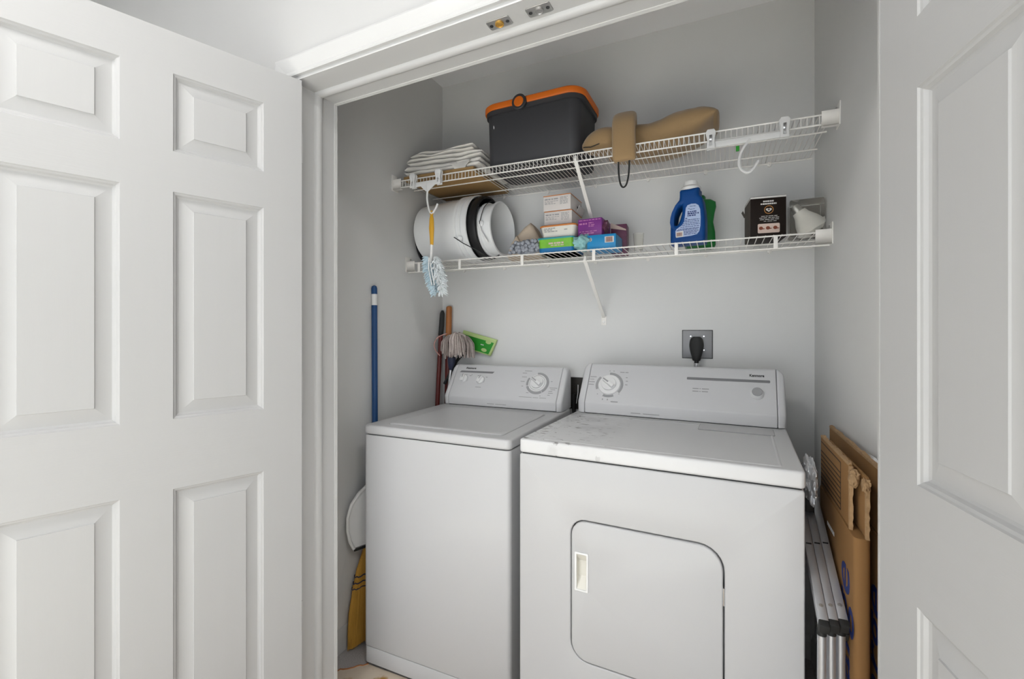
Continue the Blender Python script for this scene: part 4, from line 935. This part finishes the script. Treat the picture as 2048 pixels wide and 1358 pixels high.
# ------------------------------------------------------------------ brooms and mop in the left corner
e = tag(empty('corn_broom', (-1.335, 1.530, 0)), 'corn broom with a blue handle and white band leaning behind the washer', 'broom')
mk('handle', tube([(-0.022, 0.010, 1.38), (-0.014, 0.004, 0.9), (0.0, -0.012, 0.36)], 0.0125, 16), 'handle_blue', e)
mk('band', tube([(-0.0228, 0.0105, 1.428), (-0.022, 0.010, 1.38)], 0.0126, 16), 'plastic_white', e)
mk('tip', tube([(-0.0228, 0.0105, 1.428), (-0.0235, 0.0108, 1.452), (-0.0236, 0.0109, 1.462), (-0.0236, 0.0109, 1.466)], [0.0128, 0.0128, 0.010, 0.004], 16), 'handle_blue', e)
def broom_head():
    rings = []
    for z, hw, th in ((0.40, 0.022, 0.018), (0.36, 0.050, 0.022), (0.30, 0.085, 0.024), (0.24, 0.105, 0.024), (0.15, 0.128, 0.025), (0.07, 0.134, 0.026), (0.012, 0.134, 0.026)):
        rings.append([(th*math.sin(2*math.pi*k/32), -0.012-0.02+hw*math.cos(2*math.pi*k/32), z) for k in range(32)])
    return loft(rings)
mk('bristle_core', broom_head(), 'straw', e)
rng = random.Random(31); gs = []
for k in range(330):
    t = rng.uniform(-1, 1); a = rng.choice((-1, 1)) if rng.random() < 0.7 else rng.uniform(-1, 1); q = math.sqrt(max(0, 1-t*t))
    gs.append(tube([(0.018*a*q, -0.012+0.024*t, 0.39), (0.026*a*q, -0.032+0.107*t, 0.24), (0.0265*a*q+rng.uniform(-.002, .002), -0.032+0.135*t+rng.uniform(-.004, .004), rng.uniform(0.002, 0.03))], [0.0013, 0.0016, 0.0009], 4))
bs_ = mk('bristles', merge(*gs), 'straw', e); bs_['kind'] = 'stuff'
for z, hw in ((0.235, 0.108), (0.255, 0.102), (0.278, 0.094)):
    mk('binding', tube([(0.0265*math.sin(2*math.pi*k/32), -0.032+hw*math.cos(2*math.pi*k/32), z+0.003*math.sin(k*2.2)) for k in range(33)], 0.0024, 6), 'socket_navy', e)
e = tag(empty('dustpan', (-1.302, 1.494, 0.365), (0, 0, R(-20))), 'white dustpan clipped to the blue broom beside the washer', 'dustpan')
half = [(0.0, 0.285), (0.045, 0.278), (0.085, 0.252), (0.118, 0.212), (0.134, 0.165), (0.134, 0.115), (0.124, 0.068), (0.108, 0.035)]
outl = [(-a, b_) for a, b_ in half[::-1]]+half[1:]+[(0.104, 0.028), (-0.104, 0.028)]
def yz(g): return [(p[1], p[0], p[2]) for p in g[0]], [tuple(reversed(f)) for f in g[1]]
mk('pan', yz(shift(prism(outl, t=0.012, r=0.003), (0, -0.004, 0))), 'plastic_white', e)
rimp = [(0.0, a, b_) for a, b_ in ([(-a, b_) for a, b_ in half[::-1]]+half[1:])]
mk('rim', tube([(0.012, y, z) for _, y, z in rimp], 0.0065, 8), 'plastic_white', e)
mk('pan_edge', yz(prism([(-0.108, 0.038), (0.108, 0.038), (0.103, 0.020), (-0.103, 0.020)], t=0.008, r=0.002)), 'rubber_black', e)
# two handles in the corner
e = tag(empty('broom_pole', (-1.345, 1.985, 0)), 'dark red pole with a black grip leaning in the corner', 'pole')
mk('pole', tube([(0.0, -0.06, 0.0), (0.0, 0.05, 1.245)], 0.0115, 14), 'handle_red', e)
mk('grip', tube([(0.0, 0.05, 1.245), (0.0005, 0.0575, 1.30), (0.001, 0.063, 1.362), (0.001, 0.065, 1.378)], [0.013, 0.0135, 0.0125, 0.006], 14), 'rubber_black', e)
e = tag(empty('broom_pole', (-1.311, 2.052, 0)), 'orange-brown wooden pole standing upright in the corner', 'pole')
mk('pole', tube([(-0.012, -0.01, 0.0), (-0.004, 0.008, 1.15)], 0.0155, 16), 'handle_red', e)
mk('upper_pole', tube([(-0.004, 0.008, 1.15), (0.0, 0.0115, 1.392), (0.0, 0.0115, 1.398), (0.0, 0.0115, 1.402)], [0.0158, 0.0158, 0.014, 0.008], 16), 'handle_wood', e)
# string mop, head up
e = tag(empty('string_mop', (-1.245, 2.005, 0)), 'grey string mop stored head up behind the washer', 'mop')
mk('handle', tube([(-0.030, 0.0, 0.0), (-0.034, -0.005, 0.90), (-0.012, -0.008, 1.085)], 0.009, 12), 'chrome', e)
mk('socket', tube([(-0.014, -0.008, 1.070), (-0.010, -0.010, 1.092), (-0.006, -0.012, 1.115), (-0.004, -0.012, 1.135)], [0.009, 0.016, 0.021, 0.020], 14), 'socket_navy', e)
mk('head_core', xf(lump(0.06, 0.022, 0.038, 0.08, 2.0, 2, 3), Matrix.Translation((0.02, 0.005, 1.222))), 'mop_yarn', e)
rng = random.Random(17); gs = []
for k in range(105):
    a = rng.uniform(0, 2*math.pi); c, s = math.cos(a), math.sin(a)
    spread = 1.0; x0 = 0.02+0.03*c*rng.random(); y0 = 0.012*s
    rx = 0.080*rng.uniform(0.55, 1.0); xe = 0.022+rx*c*1.18; ye = max(-0.07, min(0.055, 0.060*s))
    if ye > 0.05: ye = 0.05
    zb = rng.uniform(1.125, 1.165); zt = 1.262-0.018*abs(c)
    if xe < -0.045: zb += 0.012
    if xe > 0.0 and ye < 0: zb = max(zb, 1.135)
    gs.append(tube(smooth_st([(x0, y0, zt), (x0*0.5+xe*0.5, (y0+ye)*0.5, zt-0.004), (xe*0.92, ye*0.95, zt-0.03), (xe, ye, (zt+zb)/2-0.005), (xe+rng.uniform(-.006, .006), ye+rng.uniform(-.004, .004), zb)], 3), 0.0028, 5))
st_ = mk('strands', merge(*gs[::2]), 'mop_yarn', e); st2 = mk('strands', merge(*gs[1::2]), 'mop_dark', e); st2['kind'] = 'stuff'; st_['kind'] = 'stuff'
mk('pink_strand', tube(smooth_st([(-0.03, -0.02, 1.256), (-0.075, -0.03, 1.238), (-0.096, -0.035, 1.205), (-0.090, -0.035, 1.172), (-0.066, -0.03, 1.142)], 4), 0.0028, 6), 'mop_pink', e)
# green flat sweeper against the back wall
e = tag(empty('floor_sweeper', (-1.125, 2.068, 1.203), (R(-6), R(13), 0)), 'green flat floor sweeper head leaning on the back wall', 'sweeper')
mk('plate', prism([(-0.125, -0.045), (0.070, -0.047), (0.086, 0.042), (-0.118, 0.046)], t=0.016, r=0.005), 'sweeper_lime', e)
mk('pad', shift(prism([(-0.11, -0.038), (0.060, -0.041), (0.075, 0.022), (-0.105, 0.026)], t=0.002, r=0.0008), (0, -0.0022, 0)), 'sweeper_green', e)
for (x, z) in ((0.044, 0.018), (0.030, -0.026)): mk('grip_slot', shift(prism(ell(x, z, 0.016, 0.009, 16), t=0.001), (0, -0.0032, 0)), 'sweeper_lime', e)
mk('print', shift(merge(*dashes(0.004, 0.024, -0.002, 0.005, random.Random(3), word=(0.004, 0.007), gap=0.001)), (0, -0.0023, 0)), 'print_white', e, smooth=False)
mk('stem', tube([(-0.06, 0.0, -0.03), (-0.10, -0.02, -0.12), (-0.13, -0.03, -0.25)], 0.008, 10), 'plastic_black', e)

# ------------------------------------------------------------------ boxes and step stool at the right
def corrugated(x, y0, y1, z0, z1, t): return box(x-t, x, y0, y1, z0, z1)
def rag_top(x0, x1, ya, yb, z, seed, n=26):
    """torn corrugated top edge strip"""
    rng = random.Random(seed); rings = []
    for k in range(n+1):
        y = ya+(yb-ya)*k/n; h = rng.uniform(0.0, 0.006)
        rings.append([(x0, y, z-0.004), (x1, y, z-0.004), (x1-rng.uniform(0, .002), y, z+h), (x0+rng.uniform(0, .002), y, z+h*0.6)])
    return loft(rings)
LT = Matrix(((0, 0, -1, 0), (0, 0, 0, 0), (0, 0, 0, 0), (0, 0, 0, 1)))
def side_text(parent, s, size, x, y, z):
    # reads upwards; letter tops point away from the viewer (+y); faces -x
    M_ = Matrix(((0, 0, -1, x), (0, 1, 0, y), (1, 0, 0, z), (0, 0, 0, 1)))
    return text('print', s, size, 'ink_blue', parent, M_, depth=0.0003, shear=0.15, bold=0.0006)
e = tag(empty('flattened_box', (0.318, 1.0, 0)), 'flattened brown moving box against the right wall', 'carton', 'flattened moving boxes')
mk('body_panel', corrugated(0.0, 0.06, 0.70, 0.004, 0.828, 0.010), 'cardboard', e, bevel=0.002)
mk('top_flap', corrugated(0.0, 0.06, 0.70, 0.830, 0.972, 0.008), 'cardboard', e, bevel=0.0015)
mk('torn_edge', rag_top(-0.009, 0.001, 0.06, 0.70, 0.974, 1), 'cardboard_edge', e)
mk('back_flap', xf(corrugated(0.010, 0.10, 0.76, 0.70, 0.960, 0.006), Matrix.Identity(4)), 'cardboard', e, bevel=0.0015)
mk('torn_edge', rag_top(0.004, 0.010, 0.12, 0.76, 0.962, 2), 'cardboard_edge', e)
mk('tape', lump(0.006, 0.03, 0.008, 0.5, 2, 3, 2), 'clear_hanger', e, loc=(0.004, 0.30, 0.972))
side_text(e, 'Large', 0.150, -0.0106, 0.235, 0.545)
e = tag(empty('flattened_box', (0.290, 1.0, 0)), 'flattened brown moving box with black ruled lines next to the step stool', 'carton', 'flattened moving boxes')
fr_ = loft([[(x, y, 0.004) for x, y in rrect(-0.030, 0.0, 0.185, 0.56, 0.012, 4)], [(x, y, 0.828) for x, y in rrect(-0.030, 0.0, 0.185, 0.56, 0.012, 4)]])
mk('body_panel', fr_, 'cardboard', e, bevel=0.002)
mk('top_flap', corrugated(-0.022, 0.235, 0.55, 0.830, 0.970, 0.006), 'cardboard', e, bevel=0.0015)
mk('torn_edge', rag_top(-0.029, -0.021, 0.24, 0.55, 0.972, 5), 'cardboard_edge', e)
mk('torn_edge', xf(rag_top(-0.029, -0.021, 0.828, 0.968, -0.234, 6, 16), Matrix(((1, 0, 0, 0), (0, 0, -1, 0), (0, 1, 0, 0), (0, 0, 0, 1)))), 'cardboard_edge', e)
mk('top_flap', corrugated(-0.004, 0.185, 0.55, 0.830, 0.960, 0.006), 'cardboard', e, bevel=0.0015)
mk('torn_edge', xf(rag_top(-0.011, -0.003, 0.828, 0.956, -0.184, 7, 16), Matrix(((1, 0, 0, 0), (0, 0, -1, 0), (0, 1, 0, 0), (0, 0, 0, 1)))), 'cardboard_edge', e)
mk('torn_tab', lump(0.010, 0.022, 0.020, 0.4, 2.4, 6, 3), 'cardboard_edge', e, loc=(-0.022, 0.225, 0.945))
mk('torn_tab', lump(0.008, 0.016, 0.016, 0.4, 2.4, 7, 3), 'cardboard_edge', e, loc=(-0.008, 0.192, 0.940))
gs = []
for k in range(9):
    z = 0.955-0.0*k if k == 0 else 0.930-(k-1)*0.0125
    gs.append(box(-0.0286, -0.0280, 0.315, 0.545, z-0.0012, z+0.0012))
gs.append(box(-0.0286, -0.0280, 0.313, 0.316, 0.842, 0.955))
mk('ruled_lines', merge(*gs), 'ink_black', e, smooth=False)
side_text(e, 'Large', 0.150, -0.0306, 0.268, 0.572)
mk('small_print', merge(*[box(-0.0308, -0.0303, 0.37+0.012*k, 0.378+0.012*k, 0.755, 0.765) for k in range(7)]), 'print_white', e, smooth=False)
# folded aluminium step stool
e = tag(empty('step_ladder', (0.196, 1.0, 0)), 'folded aluminium step ladder with black end caps between dryer and boxes', 'ladder')
for k, x in enumerate((0.009, 0.0285, 0.048)):
    yo = 0.010*k
    def bar_(p, q, hw, th): 
        a, b_ = Vector(p), Vector(q); t = (b_-a).normalized(); n = Vector((0, -t.z, t.y))
        return loft([[tuple(P+Vector((sx*hw, 0, 0))+n*sy*th) for sx, sy in ((-1, -1), (1, -1), (1, 1), (-1, 1))] for P in (a, b_)])
    rl = mk('rail', bar_((x, 0.185+yo, 0.630), (x, 0.52+yo, 0.790), 0.0093, 0.012), 'aluminium', e, bevel=0.002)
    mk('end_cap', bar_((x, 0.172+yo, 0.6235), (x, 0.187+yo, 0.631), 0.0100, 0.013), 'rubber_black', rl, bevel=0.003)
    mk('rivet', xf(lathe([(0.0045, 0.0), (0.004, 0.0015), (0.001, 0.002)], 14), Matrix.Translation((x, 0.212+yo, 0.643+0.0125)) @ Matrix.Rotation(R(25.5), 4, 'X')), 'steel', rl)
    mk('slot', xf(box(-0.006, 0.006, -0.002, 0.002, 0, 0.0008), Matrix.Translation((x, 0.365+yo, 0.716+0.0135)) @ Matrix.Rotation(R(25.5), 4, 'X')), 'gap_dark', rl, smooth=False)
    lg = mk('leg', tube([(x, 0.205+yo, 0.012), (x, 0.203+yo, 0.598)], 0.0088, 14), 'aluminium', e)
    mk('leg_cap', tube([(x, 0.203+yo, 0.596), (x, 0.203+yo, 0.606), (x, 0.203+yo, 0.617)], [0.0095, 0.0095, 0.008], 14), 'rubber_black', lg)
    mk('leg_foot', tube([(x, 0.205+yo, 0.005), (x, 0.205+yo, 0.03)], 0.0098, 14), 'rubber_black', lg)
rl = mk('rail', bar_((0.0575, 0.235, 0.596), (0.054, 0.50, 0.728), 0.0048, 0.010), 'aluminium', e, bevel=0.002)
mk('end_cap', bar_((0.0577, 0.222, 0.590), (0.0575, 0.237, 0.597), 0.0052, 0.011), 'rubber_black', rl, bevel=0.002)
mk('hand_grip', tube([(0.022, 0.47, 0.775), (0.026, 0.485, 0.815), (0.030, 0.50, 0.850)], [0.016, 0.014, 0.018], 12), 'rubber_black', e)
# crumpled plastic between dryer and ladder
e = tag(mk('plastic_bag', lump(0.015, 0.085, 0.055, 0.30, 1.7, 13, 5), 'foil', angle=25), 'crumpled silvery plastic bag stuffed behind the dryer corner', 'bag')
e.location = (0.216, 1.43, 0.878)

for o in bpy.data.objects:
    if o.parent and o.name.split('.')[0] in ('print', 'ruled_lines', 'small_print', 'barcode', 'emblem_bars'): o['kind'] = 'stuff'   # fine flat print
